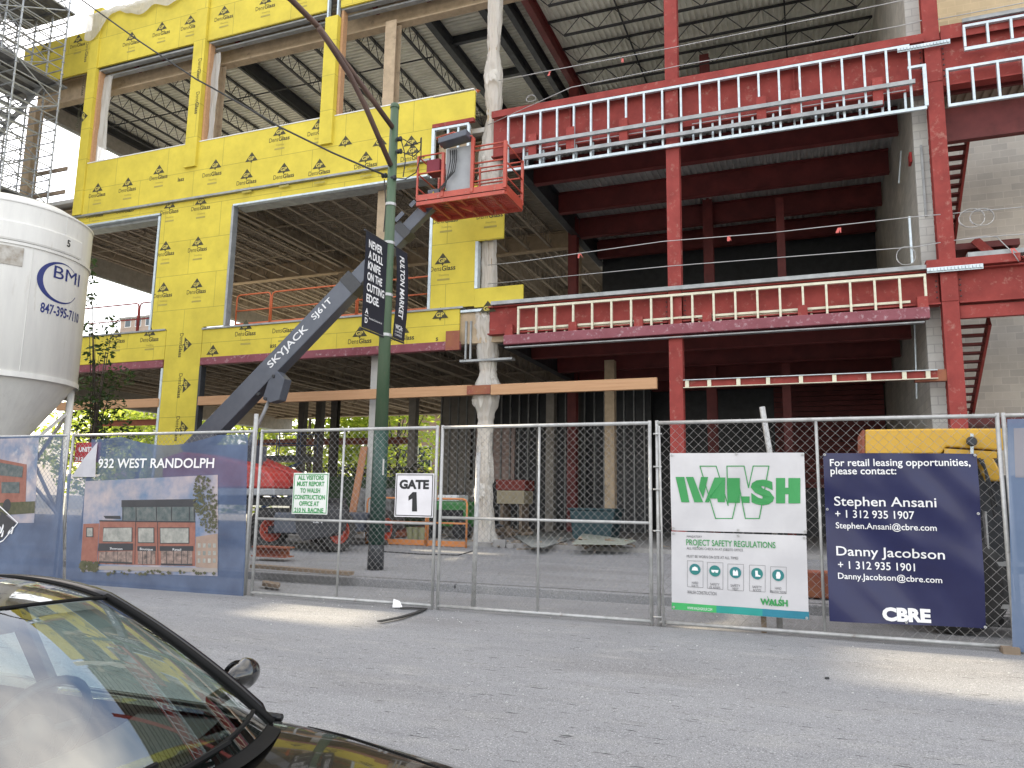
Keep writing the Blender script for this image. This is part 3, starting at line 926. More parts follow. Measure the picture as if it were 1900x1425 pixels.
# ================================================================ FENCE along the gutter, plane y = 10
YF = 10.0
FT, FBm = 2.575, 0.055
def fence(label, x0, x1, mids=(), rail=None, cell=0.050, name='chain_link_fence', cat='fence', y=YF, group='chain link fence panels along the street', z1=FT):
    f = thing(name, label, cat, ((x0 + x1) / 2, y, 0), group)
    r = 0.024
    for x in (x0, x1):
        MB().tube([(x, y, 0.0), (x, y, z1 + 0.03)], r, 8).build('post', M['pipe_galv'], f, smooth=True)
    MB().tube([(x0, y, z1), (x1, y, z1)], r, 8).build('top_rail', M['pipe_galv'], f, smooth=True)
    MB().tube([(x0, y, FBm), (x1, y, FBm)], r, 8).build('bottom_rail', M['pipe_galv'], f, smooth=True)
    for x in mids:
        MB().tube([(x, y + 0.004, FBm), (x, y + 0.004, z1)], 0.018, 8).build('brace', M['pipe_galv'], f, smooth=True)
    if rail:
        MB().tube([(x0, y + 0.004, rail), (x1, y + 0.004, rail)], 0.02, 8).build('mid_rail', M['pipe_galv'], f, smooth=True)
    mb = MB()
    yy = y + 0.028
    nw = int((x1 - x0) / cell)
    nz = int((z1 - 0.02) / cell)
    for i in range(nw):
        xa = x0 + i * (x1 - x0) / nw
        xb = xa + (x1 - x0) / nw
        pts = []
        for k in range(nz + 1):
            odd = (k + i) % 2
            xx = xb if odd else xa
            sag = 0.006 * noise.noise((xa * 1.7, k * 0.11, y))
            pts.append((xx + sag, yy + (0.004 if odd else -0.004) + 0.02 * noise.noise((xa * .8, k * .05, 3.1)), 0.03 + k * cell))
        mb.tube(pts, 0.0029, 3, cap=False)
        # twisted wire end above the rail
        if i % 2 == 0:
            mb.tube([pts[-1], (pts[-1][0] + random.uniform(-.01, .01), yy, pts[-1][2] + random.uniform(.015, .035))], 0.002, 3, cap=False)
    mb.build('chain_link', M['wire'], f)
    return f
X_ = lambda px, py=950: at(px, py, YF).x
fence('chain link fence panel at the far left under the blue street view banner', X_(-175, 950), X_(113), mids=())
fence('chain link fence panel under the wide blue building picture banner left of the gate', X_(122), X_(462))
g1 = fence('left leaf of the chain link gate, with two small signs hung on it', X_(477), X_(807), (X_(632),), at(640, 967, YF).z, name='fence_gate', cat='gate', group='chain link gate leaves')
g2 = fence('right leaf of the chain link gate, without signs', X_(817), X_(1207), (X_(999),), at(1000, 965, YF).z, name='fence_gate', cat='gate', group='chain link gate leaves')
fence('long chain link fence panel right of the gate behind three vinyl banners', X_(1221), X_(1864), (X_(1521),), cell=0.058)
fence('chain link fence panel at the far right under the plain blue mesh screen', X_(1876), X_(2250))
# hinge bar beside the gate
hb = MB().tube([at(1223, 790, 9.97), at(1232, 1165, 9.97)], 0.014, 6)
for py in (805, 866, 908, 985, 1145):
    hb.tube([at(1212, py, 9.97), at(1228, py, 9.97)], 0.012, 6)
tag(hb.build('gate_hinge_bar', M['pipe_galv'], smooth=True), 'thin vertical hinge bar clamped beside the right gate post', 'bar')
pst = MB().tube([at(476, 768, 10.12), (at(476, 768, 10.12).x, 10.12, 0)], 0.036, 8)
tag(pst.build('fence_post', M['pipe_galv'], smooth=True), 'tall pale steel post standing at the left gate post', 'post')
pst = MB().tube([at(888, 840, 10.25), (at(878, 1130, 10.25).x, 10.25, 0)], 0.036, 8)
tag(pst.build('fence_post', M['pipe_galv'], smooth=True), 'grey pipe post standing behind the right gate leaf', 'post')
pst = MB().tube([at(1414, 755, 10.3), at(1430, 850, 10.3), (at(1445, 1100, 10.3).x, 10.3, 0)], 0.036, 8)
tag(pst.build('fence_post', M['pipe_galv'], smooth=True), 'leaning grey pipe sticking up above the white banner', 'post')
pst = MB().box(at(1417, 1150, 10.12).x - 0.03, at(1417, 1150, 10.12).x + 0.03, 10.1, 10.16, 0.0, 0.5)
tag(pst.build('timber_stake', M['plank']), 'short dark timber stake below the white banners', 'stake')

# ================================================================ BANNERS AND SIGNS
def banner_fn(c, Yp, amp, seed, fx=1.6, fz=0.8, diag=0.0, sag=0.0):
    """c = photo corners TL,TR,BR,BL on plane Yp -> function (u,v)->point and (x,z)->point"""
    P = [at(px, py, Yp) for px, py in c]
    def wr(x, z):
        n = noise.noise((x * fx + z * diag, z * fz, seed)) + 0.45 * noise.noise((x * fx * 2.7 + z * diag * 2, z * fz * 2.2, seed + 5))
        return amp * n
    def uv(u, v):
        t = P[0].lerp(P[1], u)
        bq = P[3].lerp(P[2], u)
        q = bq.lerp(t, v)
        z = q.z - sag * 4 * u * (1 - u) * v
        return V((q.x, Yp - 0.02 + wr(q.x, z), z))
    def xz(x, z, o=0.008):
        return V((x, Yp - 0.02 + wr(x, z) - o, z))
    return uv, xz
def tpx(mb, s, pl, pb, pr, ph, fn, Yp, bold=0.0, shear=0.0):
    a, q, h = at(pl, pb, Yp), at(pr, pb, Yp), at(pl, pb - ph, Yp)
    mb.text(s, lambda x, z: fn(x, z), a.x, a.z, h=h.z - a.z, w=q.x - a.x, bold=bold, shear=shear)
def qpx(mb, pts, fn, Yp):
    vs = [fn(at(px, py, Yp).x, at(px, py, Yp).z) for px, py in pts]
    mb.add(vs, [tuple(range(len(vs)))])
def vinyl(name, col, col2=None, rough=0.35):
    return mat(name, col, col2, scale=2, rough=rough, spec=0.4, coat=0.12)
VW = vinyl('white_vinyl', (0.58, 0.57, 0.575), (0.52, 0.51, 0.52))
VN = vinyl('navy_vinyl', (0.010, 0.012, 0.060), (0.014, 0.017, 0.072), rough=0.36)
GRN = mat('green_print', (0.035, 0.28, 0.075), (0.03, 0.25, 0.065), rough=0.5)
GRN2 = mat('teal_print', (0.02, 0.20, 0.16), (0.02, 0.16, 0.20), rough=0.5)
GREY = mat('grey_print', (0.09, 0.09, 0.095), rough=0.6)
def grommets(root, pts, Yp):
    mb = MB()
    for px, py in pts:
        p = at(px, py, Yp)
        mb.lathe((p.x, Yp - 0.035, p.z), [(0.004, 0), (0.006, -0.006), (0.013, -0.006), (0.016, 0.0)], 10, 'Y')
    mb.build('grommets', M['pipe_galv'], root)

Yb = 9.955
# --- white banner, green lettering
c = [(1243, 841), (1492, 840), (1497, 990), (1247, 984)]
uv, xz = banner_fn(c, Yb, 0.040, 1.0, 1.3, 1.0)
bn = MB().grid(uv, 40, 24).build('banner', VW, smooth=True)
tag(bn, 'white vinyl banner with a big outlined letter and bold green lettering across it', 'banner')
mb = MB()
def strokepx(mb, pts, w, fn, Yp):
    P = [at(px, py, Yp) for px, py in pts]
    for a, q in zip(P, P[1:]):
        d = V((q.x - a.x, 0, q.z - a.z)).normalized()
        nrm = V((-d.z, 0, d.x)) * w / 2
        a2, q2 = a - d * w * .3, q + d * w * .3
        mb.add([fn(p.x, p.z) for p in (a2 + nrm, a2 - nrm, q2 - nrm, q2 + nrm)], [(0, 1, 2, 3)])
f5 = lambda x, z: xz(x, z, 0.005)
strokepx(mb, [(1299, 865), (1329, 865), (1351, 938), (1349, 865)], 0.012, f5, Yb)
strokepx(mb, [(1299, 865), (1328, 962), (1359, 962), (1372, 905), (1383, 962), (1409, 962), (1427, 865), (1398, 865), (1389, 905), (1381, 865), (1349, 865)], 0.012, f5, Yb)
qpx(mb, [(1254, 885), (1270, 885), (1280, 932), (1265, 932)], xz, Yb)
qpx(mb, [(1273, 885), (1287, 885), (1301, 922), (1305, 932), (1289, 932)], xz, Yb)
qpx(mb, [(1301, 885), (1314, 885), (1305, 925), (1297, 906)], xz, Yb)
qpx(mb, [(1326, 886), (1346, 886), (1345, 932), (1332, 932), (1331, 925), (1318, 925), (1316, 932), (1308, 932)], xz, Yb)
qpx(mb, [(1351, 887), (1373, 887), (1373, 933), (1351, 933)], xz, Yb)
qpx(mb, [(1376, 921), (1391, 921), (1391, 933), (1376, 933)], xz, Yb)
tpx(mb, 'S', 1394, 933, 1437, 46, xz, Yb, bold=0.06)
qpx(mb, [(1440, 887), (1457, 887), (1457, 934), (1440, 934)], xz, Yb)
qpx(mb, [(1463, 887), (1485, 887), (1485, 934), (1463, 934)], xz, Yb)
qpx(mb, [(1457, 905), (1463, 905), (1463, 917), (1457, 917)], xz, Yb)
mb.build('printed_lettering', GRN, bn)
grommets(bn, [(1247, 845), (1366, 843), (1489, 844), (1250, 980), (1370, 983), (1494, 986)], Yb)

# --- white safety banner
c = [(1246, 986), (1496, 994), (1501, 1150), (1247, 1130)]
uv, xz = banner_fn(c, Yb, 0.030, 4.0, 1.2, 0.9)
bn = MB().grid(uv, 36, 24).build('banner', VW, smooth=True)
tag(bn, 'white safety rules banner with five round icons and a green blue stripe along the bottom', 'banner')
mb, mg, mt, mw = MB(), MB(), MB(), MB()
tpx(mg, 'MANDATORY', 1275, 997, 1303, 4, xz, Yb)
tpx(mb, 'PROJECT SAFETY REGULATIONS', 1274, 1011, 1439, 11, xz, Yb, bold=0.012)
tpx(mg, 'ALL VISITORS CHECK-IN AT JOBSITE OFFICE', 1275, 1019, 1379, 4.4, xz, Yb)
tpx(mg, 'MUST BE WORN ON SITE AT ALL TIMES', 1275, 1034, 1370, 4.8, xz, Yb)
tpx(mg, 'WALSH CONSTRUCTION', 1276, 1101, 1330, 6, xz, Yb)
for i, (cx, cy, t1, t2) in enumerate(((1290, 1056, 'HARD', 'HATS'), (1327, 1059, 'SAFETY', 'GLASSES'), (1365, 1062, 'SAFETY', 'VEST'), (1405, 1064, 'SAFETY', 'BOOTS'), (1444, 1067, 'HAND', 'PROTECTION'))):
    p = at(cx, cy, Yb)
    r = 0.068
    mt.add([xz(p.x + r * cos(a), p.z + r * sin(a)) for a in [2 * pi * k / 20 for k in range(20)]], [tuple(range(20))])
    x8 = lambda x, z: xz(x, z, 0.010)
    ic = {0: [(-.04, -.015), (.04, -.015), (.03, .02), (0, .035), (-.03, .02)], 1: [(-.045, .012), (.045, .012), (.035, -.02), (.01, -.02), (0, 0), (-.01, -.02), (-.035, -.02)],
          2: [(-.03, -.035), (.03, -.035), (.03, .01), (.018, .035), (0, .01), (-.018, .035), (-.03, .01)], 3: [(-.02, .035), (.01, .035), (.01, -.01), (.038, -.02), (.038, -.035), (-.02, -.035)],
          4: [(-.02, -.04), (.018, -.04), (.03, 0), (.018, .04), (-.012, .04), (-.025, 0)]}[i]
    mw.add([x8(p.x + a, p.z + q) for a, q in ic], [tuple(range(len(ic)))])
    for q, t in ((1083 + i * 2.5, t1), (1089 + i * 2.6, t2)):
        wdt = 1.45 * len(t)
        tpx(mg, t, cx - wdt, q, cx + wdt, 4.5, xz, Yb)
    for (ax, ay), (bx, by) in (((-14, -16), (15, -15)), ((15, -15), (15, 34)), ((15, 34), (-14, 32)), ((-14, 32), (-14, -16))):
        strokepx(mg, [(cx + ax, cy + ay), (cx + bx, cy + by)], 0.0035, xz, Yb)
sw = MB()
tpx(sw, 'WALSH', 1411, 1121, 1462, 12, xz, Yb, bold=0.05)
strokepx(sw, [(1424, 1106), (1432, 1124), (1438, 1112), (1443, 1124), (1450, 1106)], 0.006, f5, Yb)
mb.v and mb.build('printed_heading', GRN, bn)
mg.build('printed_text', GREY, bn)
mt.build('printed_icons', GRN2, bn)
mw.build('printed_symbols', M['white_print'], bn)
sw.build('printed_logo', GRN, bn)
for a, q, cc in ((1247, 1330, (0.05, 0.42, 0.12)), (1330, 1415, (0.02, 0.30, 0.26)), (1415, 1501, (0.02, 0.20, 0.28))):
    sb = MB()
    f = lambda px: 1117 + (px - 1247) * 0.071
    for k in range(12):
        e, g = a + (q - a) * k / 12, a + (q - a) * (k + 1) / 12
        qpx(sb, [(e, f(e)), (g, f(g)), (g, f(g) + 13 + (g - 1247) * .005), (e, f(e) + 13 + (e - 1247) * .005)], xz, Yb)
    sb.build('printed_stripe', mat('stripe_print', cc), bn)
sb = MB()
tpx(sb, 'WWW.WALSHGROUP.COM', 1276, 1130, 1322, 5, lambda x, z: xz(x, z, 0.010), Yb)
sb.build('printed_address', M['white_print'], bn)
grommets(bn, [(1250, 990), (1370, 994), (1492, 998), (1251, 1126), (1497, 1146)], Yb)

# --- navy leasing banner
c = [(1527, 841), (1812, 842), (1830, 1167), (1539, 1151)]
uv, xz0 = banner_fn(c, Yb, 0.085, 9.0, 0.9, 0.7, diag=0.9)
xz = lambda x, z, o=0.010: xz0(x, z, o)
bn = MB().grid(uv, 48, 48).build('banner', VN, smooth=True)
tag(bn, 'large navy banner with white leasing contact lettering', 'banner')
mb = MB()
for s, l, bq, r, h, bo in (('For retail leasing opportunities,', 1540, 865, 1800, 13, .012), ('please contact:', 1541, 880, 1662, 13, .012), ('Stephen Ansani', 1548, 938, 1736, 17, .008), ('+ 1 312 935 1907', 1550, 960, 1696, 14, .008),
                           ('Stephen.Ansani@cbre.com', 1551, 980, 1737, 11, .008), ('Danny Jacobson', 1552, 1030, 1752, 17, .008), ('+ 1 312 935 1901', 1555, 1054, 1698, 14, .008), ('Danny.Jacobson@cbre.com', 1555, 1073, 1748, 11, .008), ('CBRE', 1637, 1149, 1728, 25, .055)):
    tpx(mb, s, l, bq, r, h, xz, Yb, bold=bo)
mb.build('printed_lettering', M['white_print'], bn)
grommets(bn, [(1530, 844), (1667, 843), (1808, 845), (1535, 945), (1814, 953), (1820, 1053), (1542, 1148), (1681, 1154), (1827, 1163)], Yb)

# --- small rigid signs on the gate
def sign(name, label, c, Yp, m_, frame=None):
    P = [at(px, py, Yp) for px, py in c]
    x0, x1 = (P[0].x + P[3].x) / 2, (P[1].x + P[2].x) / 2
    z1, z0 = (P[0].z + P[1].z) / 2, (P[2].z + P[3].z) / 2
    s = MB().box(x0, x1, Yp, Yp + 0.006, z0, z1).build(name, m_, bevel=0.002)
    tag(s, label, 'sign')
    if frame:
        f = MB()
        w = 0.012
        for a, q, e, g in ((x0 + .015, x1 - .015, z1 - .015 - w, z1 - .015), (x0 + .015, x1 - .015, z0 + .015, z0 + .015 + w), (x0 + .015, x0 + .015 + w, z0 + .015 + w, z1 - .015 - w), (x1 - .015 - w, x1 - .015, z0 + .015 + w, z1 - .015 - w)):
            f.box(a, q, Yp - 0.002, Yp, e, g)
        f.build('printed_border', frame, s)
    b_ = MB()
    for x in (x0 + .03, x1 - .03):
        b_.lathe((x, Yp, z1 - .03), [(0, -.006), (.008, -.004), (.009, 0)], 8, 'Y')
        b_.lathe((x, Yp, z0 + .03), [(0, -.006), (.008, -.004), (.009, 0)], 8, 'Y')
    b_.build('screws', M['pipe_galv'], s)
    return s
Ys = 9.955
sg = sign('visitor_sign', 'small white sign with green visitor instructions on the gate', [(545, 878), (611, 877), (607, 955), (541, 953)], Ys, mat('pale_sign', (0.72, 0.74, 0.70)), GRN)
mb = MB()
fl = lambda x, z: V((x, Ys - 0.003, z))
for s, l, r, bq in (('ALL VISITORS', 553, 601, 890), ('MUST REPORT', 551, 602, 901.5), ('TO WALSH', 557, 594, 914), ('CONSTRUCTION', 546, 603, 926), ('OFFICE AT', 555, 592, 938), ('210 N. RACINE', 546, 600, 950)):
    tpx(mb, s, l, bq, r, 8.6, fl, Ys, bold=0.035)
mb.build('printed_lettering', GRN, sg)
sg = sign('gate_sign', 'white sign numbering the gate in big black characters', [(734, 880), (804, 877), (805, 958), (732, 961)], Ys, mat('white_sign', (0.74, 0.72, 0.74)), M['ink'])
mb = MB()
tpx(mb, 'GATE', 741, 906, 796, 17, fl, Ys, bold=0.05)
qpx(mb, [(766, 913), (773, 913), (774, 949), (764.5, 949), (765, 925), (758, 929), (758, 921)], fl, Ys)
mb.build('printed_lettering', M['ink'], sg)
# red contractor board behind the fence
sg = sign('contractor_sign', 'red and white contractor board half hidden by a folded banner corner', [(139, 822), (186, 820), (186, 857), (139, 858)], 10.1, mat('red_sign', (0.42, 0.02, 0.03)))
mb = MB()
fl2 = lambda x, z: V((x, 10.1 - 0.003, z))
tpx(mb, 'UNITY', 146, 838, 174, 9, fl2, 10.1, bold=0.04)
tpx(mb, '312-763', 140, 855, 172, 7, fl2, 10.1, bold=0.03)
mb.build('printed_lettering', M['white_print'], sg)

# --- blue mesh screens on the left and right
def mesh_mat(name, col, col2, alpha, scale=1.2):
    m_ = mat(name, col, col2, scale=scale, rough=0.55, alpha=alpha, contrast=(0.3, 0.7))
    return m_
MBLUE = mesh_mat('blue_mesh', (0.028, 0.05, 0.115), (0.10, 0.15, 0.26), 0.78)
MSKY = mesh_mat('print_sky', (0.11, 0.19, 0.32), (0.52, 0.43, 0.42), 0.86, scale=2.4)
MBRK = mesh_mat('print_brick', (0.24, 0.085, 0.06), (0.33, 0.14, 0.10), 0.93, scale=9)
MBRK2 = mesh_mat('print_brick_shade', (0.14, 0.05, 0.045), (0.11, 0.04, 0.04), 0.93)
MGLS = mesh_mat('print_glass', (0.04, 0.07, 0.075), (0.17, 0.18, 0.17), 0.93, scale=9)
MDRK = mesh_mat('print_dark', (0.045, 0.045, 0.05), (0.03, 0.03, 0.035), 0.95)
MTREE = mesh_mat('print_tree', (0.045, 0.055, 0.02), (0.12, 0.11, 0.06), 0.93, scale=14)
MPAVE = mesh_mat('print_pavement', (0.35, 0.31, 0.28), (0.28, 0.25, 0.23), 0.93)
MTAN = mesh_mat('print_tan', (0.36, 0.26, 0.20), (0.28, 0.20, 0.16), 0.93, scale=6)
c = [(126, 812), (462, 806), (452, 1106), (124, 1088)]
uv, xz0 = banner_fn(c, Yb, 0.035, 21.0, 0.9, 0.35, diag=0.3, sag=0.0)
# top edge sags between its ties and the left top corner is folded over
def uvs(u, v):
    p = uv(u, v)
    s = 0.16 * abs(sin(pi * min(1, max(0, (u - 0.32) / 0.53)))) if 0.32 < u < 0.85 else 0.0
    s += 0.04 * abs(sin(pi * min(1, max(0, (u - 0.0) / 0.32)))) if u < 0.32 else 0
    p.z -= s * v ** 3
    return p
bn = MB()
nu, nv = 60, 40
vs = [uvs(u / nu, v / nv) for v in range(nv + 1) for u in range(nu + 1)]
fs = []
for v in range(nv):
    for u in range(nu):
        if (u + 0.5) / nu < 0.155 and (v + 0.5) / nv > 0.74 + ((u + 0.5) / nu) * 0.0 and ((v + 0.5) / nv - 0.74) / 0.26 > 0.0:
            continue
        fs.append((v * (nu + 1) + u, v * (nu + 1) + u + 1, (v + 1) * (nu + 1) + u + 1, (v + 1) * (nu + 1) + u))
bn.add(vs, fs)
bn = bn.build('banner', MBLUE, smooth=True)
tag(bn, 'blue mesh banner printed with a brick shop building, one corner folded over', 'banner')
flp = MB()
A, B_, Cc = at(181, 820, Yb - 0.03), at(177, 885, Yb - 0.05), at(133, 885, Yb - 0.03)
flp.add([A, A.lerp(Cc, .5) + V((0, -.03, 0)), Cc, Cc.lerp(B_, .5) + V((0, -.015, 0)), B_, B_.lerp(A, .5) + V((0, -.01, 0))], [(0, 1, 2, 3, 4, 5)])
flp.build('folded_corner', mat('banner_back', (0.50, 0.49, 0.52), rough=0.6), bn)
def pic(name, m_, polys, o, fn0, root, Yp=Yb):
    mb = MB()
    for pts in polys:
        # fine strips so that the print follows the cloth
        if len(pts) == 4:
            Q = [at(px, py, Yp) for px, py in pts]
            def g(u, v):
                q = Q[3].lerp(Q[2], u).lerp(Q[0].lerp(Q[1], u), v)
                return fn0(q.x, q.z, o)
            n = max(2, int(abs(Q[1].x - Q[0].x) / 0.07))
            n2 = max(2, int(abs(Q[0].z - Q[3].z) / 0.07))
            mb.grid(g, n, n2)
        else:
            qpx(mb, pts, lambda x, z: fn0(x, z, o), Yp)
    return mb.build(name, m_, root)
pic('printed_sky', MSKY, [[(160, 893), (406, 881), (405, 1069), (151, 1060)]], 0.006, xz0, bn)
pic('printed_building', MBRK, [[(188, 966), (365, 968), (365, 1050), (184, 1046)], [(157, 972), (187, 971), (183, 1044), (152, 1040)]], 0.010, xz0, bn)
pic('printed_penthouse', MGLS, [[(230, 929), (365, 927), (365, 967), (230, 965)]], 0.010, xz0, bn)
MSHOP = mesh_mat('print_shopfront', (0.07, 0.055, 0.05), (0.42, 0.30, 0.25), 0.93, scale=11)
MWIN = mesh_mat('print_window', (0.20, 0.21, 0.19), (0.48, 0.46, 0.41), 0.93, scale=6)
pic('printed_mullions', MDRK, [[(x, 941), (x + 1.2, 941), (x + 1.2, 966), (x, 966)] for x in (231, 256, 294, 322, 354, 363)] + [[(187.5, 965), (365.5, 967), (365.5, 969.5), (187.5, 967.5)], [(255, 968), (256, 968), (255, 1046), (254, 1046)], [(296, 968), (297, 968), (297, 1048), (296, 1048)]], 0.0145, xz0, bn)
pic('printed_window_frames', MDRK, [[(a - 1.5, t - 1.5), (q + 1.5, t - 1.5), (q + 1.5, e + 1.5), (a - 1.5, e + 1.5)] for a, q, t, e in ((196, 248, 980, 1004), (261, 289, 980, 1006), (302, 353, 980, 1007), (164, 175, 980, 995))], 0.0125, xz0, bn)
pic('printed_shop_windows', MSHOP, [[(188, 1024), (250, 1022), (250, 1045), (187, 1043)], [(260, 1022), (292, 1022), (292, 1047), (260, 1046)], [(302, 1022), (360, 1022), (360, 1048), (302, 1047)]], 0.0142, xz0, bn)
pic('printed_shop_mullions', MDRK, [[(x, 1022), (x + 1, 1022), (x + 1, 1047), (x, 1047)] for x in (200, 215, 222, 238, 268, 276, 284, 312, 326, 340, 351)] + [[(187, 1041), (250, 1043), (250, 1046), (187, 1044)], [(302, 1045), (360, 1046), (360, 1049), (302, 1048)]], 0.0158, xz0, bn)
pic('printed_roof', MDRK, [[(229, 928), (366, 926), (366, 940), (229, 941)], [(195, 957), (227, 957), (228, 963), (199, 962)]], 0.014, xz0, bn)
pic('printed_street_block', MTAN, [[(366, 996), (405, 990), (405, 1055), (366, 1052)]], 0.011, xz0, bn)
pic('printed_windows', MWIN, [[(196, 980), (248, 979), (248, 1005), (194, 1004)], [(261, 980), (289, 980), (289, 1006), (261, 1006)], [(302, 980), (353, 980), (353, 1007), (302, 1007)], [(164, 980), (175, 980), (175, 995), (164, 995)]] + [[(370 + 9 * i, 1008 + 14 * j), (375 + 9 * i, 1008 + 14 * j), (375 + 9 * i, 1016 + 14 * j), (370 + 9 * i, 1016 + 14 * j)] for i in range(4) for j in range(3)], 0.014, xz0, bn)
pic('printed_shop_band', MDRK, [[(187, 1008), (251, 1008), (251, 1021), (185, 1022)], [(259, 1013), (293, 1013), (293, 1022), (259, 1022)], [(300, 1013), (362, 1013), (362, 1022), (300, 1022)]], 0.015, xz0, bn)
pic('printed_pavement', MPAVE, [[(152, 1049), (405, 1054), (405, 1062), (151, 1056)]], 0.013, xz0, bn)
tr = MB()
random.seed(5)
for k in range(420):
    a, r = random.uniform(0, 2 * pi), random.random() ** 0.6
    px, py = 386 + 22 * r * cos(a) + 8 * sin(a), 935 + 55 * r * sin(a)
    if px > 405:
        continue
    s = random.uniform(1.2, 3.2)
    qpx(tr, [(px, py - s), (px + s * .8, py), (px, py + s), (px - s * .8, py)], lambda x, z: xz0(x, z, 0.018 + 0.0002 * (k % 40)), Yb)
for k in range(120):
    px, py = random.uniform(152, 185) if k % 3 else random.uniform(200, 400), random.uniform(1042, 1060) if k % 3 else random.uniform(1058, 1066)
    s = random.uniform(2, 4)
    qpx(tr, [(px, py - s), (px + s, py), (px, py + s), (px - s, py)], lambda x, z: xz0(x, z, 0.018 + 0.0002 * (k % 40)), Yb)
tr.build('printed_tree', MTREE, bn)
mb = MB()
tpx(mb, '932 WEST RANDOLPH', 184, 868, 399, 17, lambda x, z: xz0(x, z, 0.009), Yb, bold=0.018)
for s, l, r, bq in (('Showroom', 208, 232, 1019), ('Boutique', 264, 288, 1020), ('Retail', 325, 340, 1021)):
    tpx(mb, s, l, bq, r, 4, lambda x, z: xz0(x, z, 0.019), Yb)
mb.build('printed_lettering', M['white_print'], bn)

c = [(-175, 815), (118, 808), (118, 1090), (-185, 1065)]
uv, xz1 = banner_fn(c, Yb, 0.035, 33.0, 0.9, 0.35, diag=0.4)
bn = MB().grid(uv, 50, 30).build('banner', MBLUE, smooth=True)
tag(bn, 'blue mesh banner at the far left with a street picture and a white badge', 'banner')
pic('printed_sky', MSKY, [[(-160, 820), (76, 812), (66, 970), (-160, 972)]], 0.006, xz1, bn)
pic('printed_building', MBRK, [[(-160, 820), (52, 862), (50, 940), (-160, 952)]], 0.010, xz1, bn)
pic('printed_windows', MGLS, [[(-150, 832), (46, 866), (44, 886), (-150, 868)]] + [[(-140 + 48 * i, 890 + i * 1.5), (-105 + 48 * i, 890 + i * 1.5), (-105 + 48 * i, 912 + i), (-140 + 48 * i, 912 + i)] for i in range(4)], 0.014, xz1, bn)
pic('printed_hedge', MTREE, [[(-160, 940), (68, 930), (67, 952), (-160, 966)]], 0.012, xz1, bn)
mb = MB()
tpx(mb, 'dolph', -18, 988, 27, 20, lambda x, z: xz1(x, z, 0.016), Yb, bold=0.03, shear=0.3)
strokepx(mb, [(-40, 930), (0, 938), (36, 970), (8, 1003), (-50, 1030)], 0.02, lambda x, z: xz1(x, z, 0.016), Yb)
mb.build('printed_lettering', M['white_print'], bn)
bd = MB()
pb = at(14, 938, Yb)
bd.add([xz1(pb.x + 0.11 * cos(2 * pi * k / 24), pb.z + 0.12 * sin(2 * pi * k / 24), 0.013) for k in range(24)], [tuple(range(24))])
qpx(bd, [(-30, 950), (5, 950), (32, 970), (5, 1000), (-30, 1010)], lambda x, z: xz1(x, z, 0.013), Yb)
bd.build('printed_badge', MDRK, bn)

c = [(1868, 778), (2200, 770), (2260, 1245), (1878, 1208)]
uv, xz2 = banner_fn(c, Yb, 0.03, 55.0, 0.9, 0.5)
bn = MB().grid(uv, 30, 30).build('banner', mesh_mat('pale_blue_mesh', (0.10, 0.16, 0.27), (0.15, 0.21, 0.33), 0.72), smooth=True)
tag(bn, 'plain pale blue mesh screen on the last fence panel at the right edge', 'banner')
pic('printed_sky', mesh_mat('print_faded', (0.40, 0.36, 0.36), (0.34, 0.31, 0.33), 0.5), [[(1880, 795), (2100, 790), (2100, 890), (1883, 886)]], 0.006, xz2, bn)
bl = MB().box(at(1876, 1213, 9.9).x - 0.08, at(1876, 1213, 9.9).x + 0.08, 9.85, 10.05, 0.0, 0.07)
tag(bl.build('timber_block', M['plank']), 'small timber block under the foot of the right hand fence panel', 'block')
# ================================================================ UTILITY POLE
GP = mat('weathered_green_paint', (0.055, 0.105, 0.055), (0.085, 0.125, 0.075), scale=2.0, rough=0.6, spots=(0.16, 0.13, 0.09), spotscale=5, spotpos=(0.62, 0.74), stretch=(3, 3, 0.6))
GPD = mat('dark_green_paint', (0.018, 0.058, 0.042), (0.014, 0.045, 0.034), scale=3, rough=0.5)
pb = V((-8.07, 13.45, walk_z(13.45)))
ptop = at(733, 190, 13.45)
pole = thing('street_light_pole', 'tall green steel street pole with twin rusty mast arms and two street banners', 'pole', pb)
def pp_(t):
    return pb.lerp(ptop, t)
H_ = ptop.z - pb.z
MB().tube([pb, pb + V((0, 0, 0.4)), pp_(0.05)], [0.165, 0.16, 0.15], 16).build('pole_base', M['steel_dark'], pole, smooth=True)
MB().tube([pp_(0.05), pp_(0.285)], [0.158, 0.15], 16).build('lower_shaft', GPD, pole, smooth=True)
MB().tube([pp_(0.285), pp_(0.6), pp_(0.992)], [0.136, 0.112, 0.088], 16).build('shaft', GP, pole, smooth=True)
MB().lathe(pp_(0.99), [(0.1, -0.04), (0.1, 0.02), (0.08, 0.06), (0, 0.09)], 14).build('cap', GP, pole, smooth=True)
def rad(t):
    return 0.136 + (0.088 - 0.136) * (t - 0.285) / 0.7
for py in (381, 452, 548, 622):
    t = (at(720, py, 13.45).z - pb.z) / H_
    MB().lathe(pp_(t), [(rad(t), -0.03), (rad(t) + 0.012, -0.03), (rad(t) + 0.012, 0.03), (rad(t), 0.03)], 16).build('steel_band', M['pipe_galv'], pole, smooth=False)
for pts in ([(728, 236, 13.35), (680, 170, 12.6), (629, 101, 11.8), (591, 50, 11.1), (541, 0, 10.3), (470, -60, 9.4)], [(725, 307, 13.35), (677, 195, 12.5), (649, 139, 12.0), (619, 93, 11.55), (592, 52, 11.0)]):
    MB().tube([at(*p) for p in pts], [0.055] * len(pts), 8).build('mast_arm', mat('rusty_arm', (0.085, 0.05, 0.042), (0.13, 0.075, 0.055), scale=3, rough=0.6), pole, smooth=True)
ins = MB()
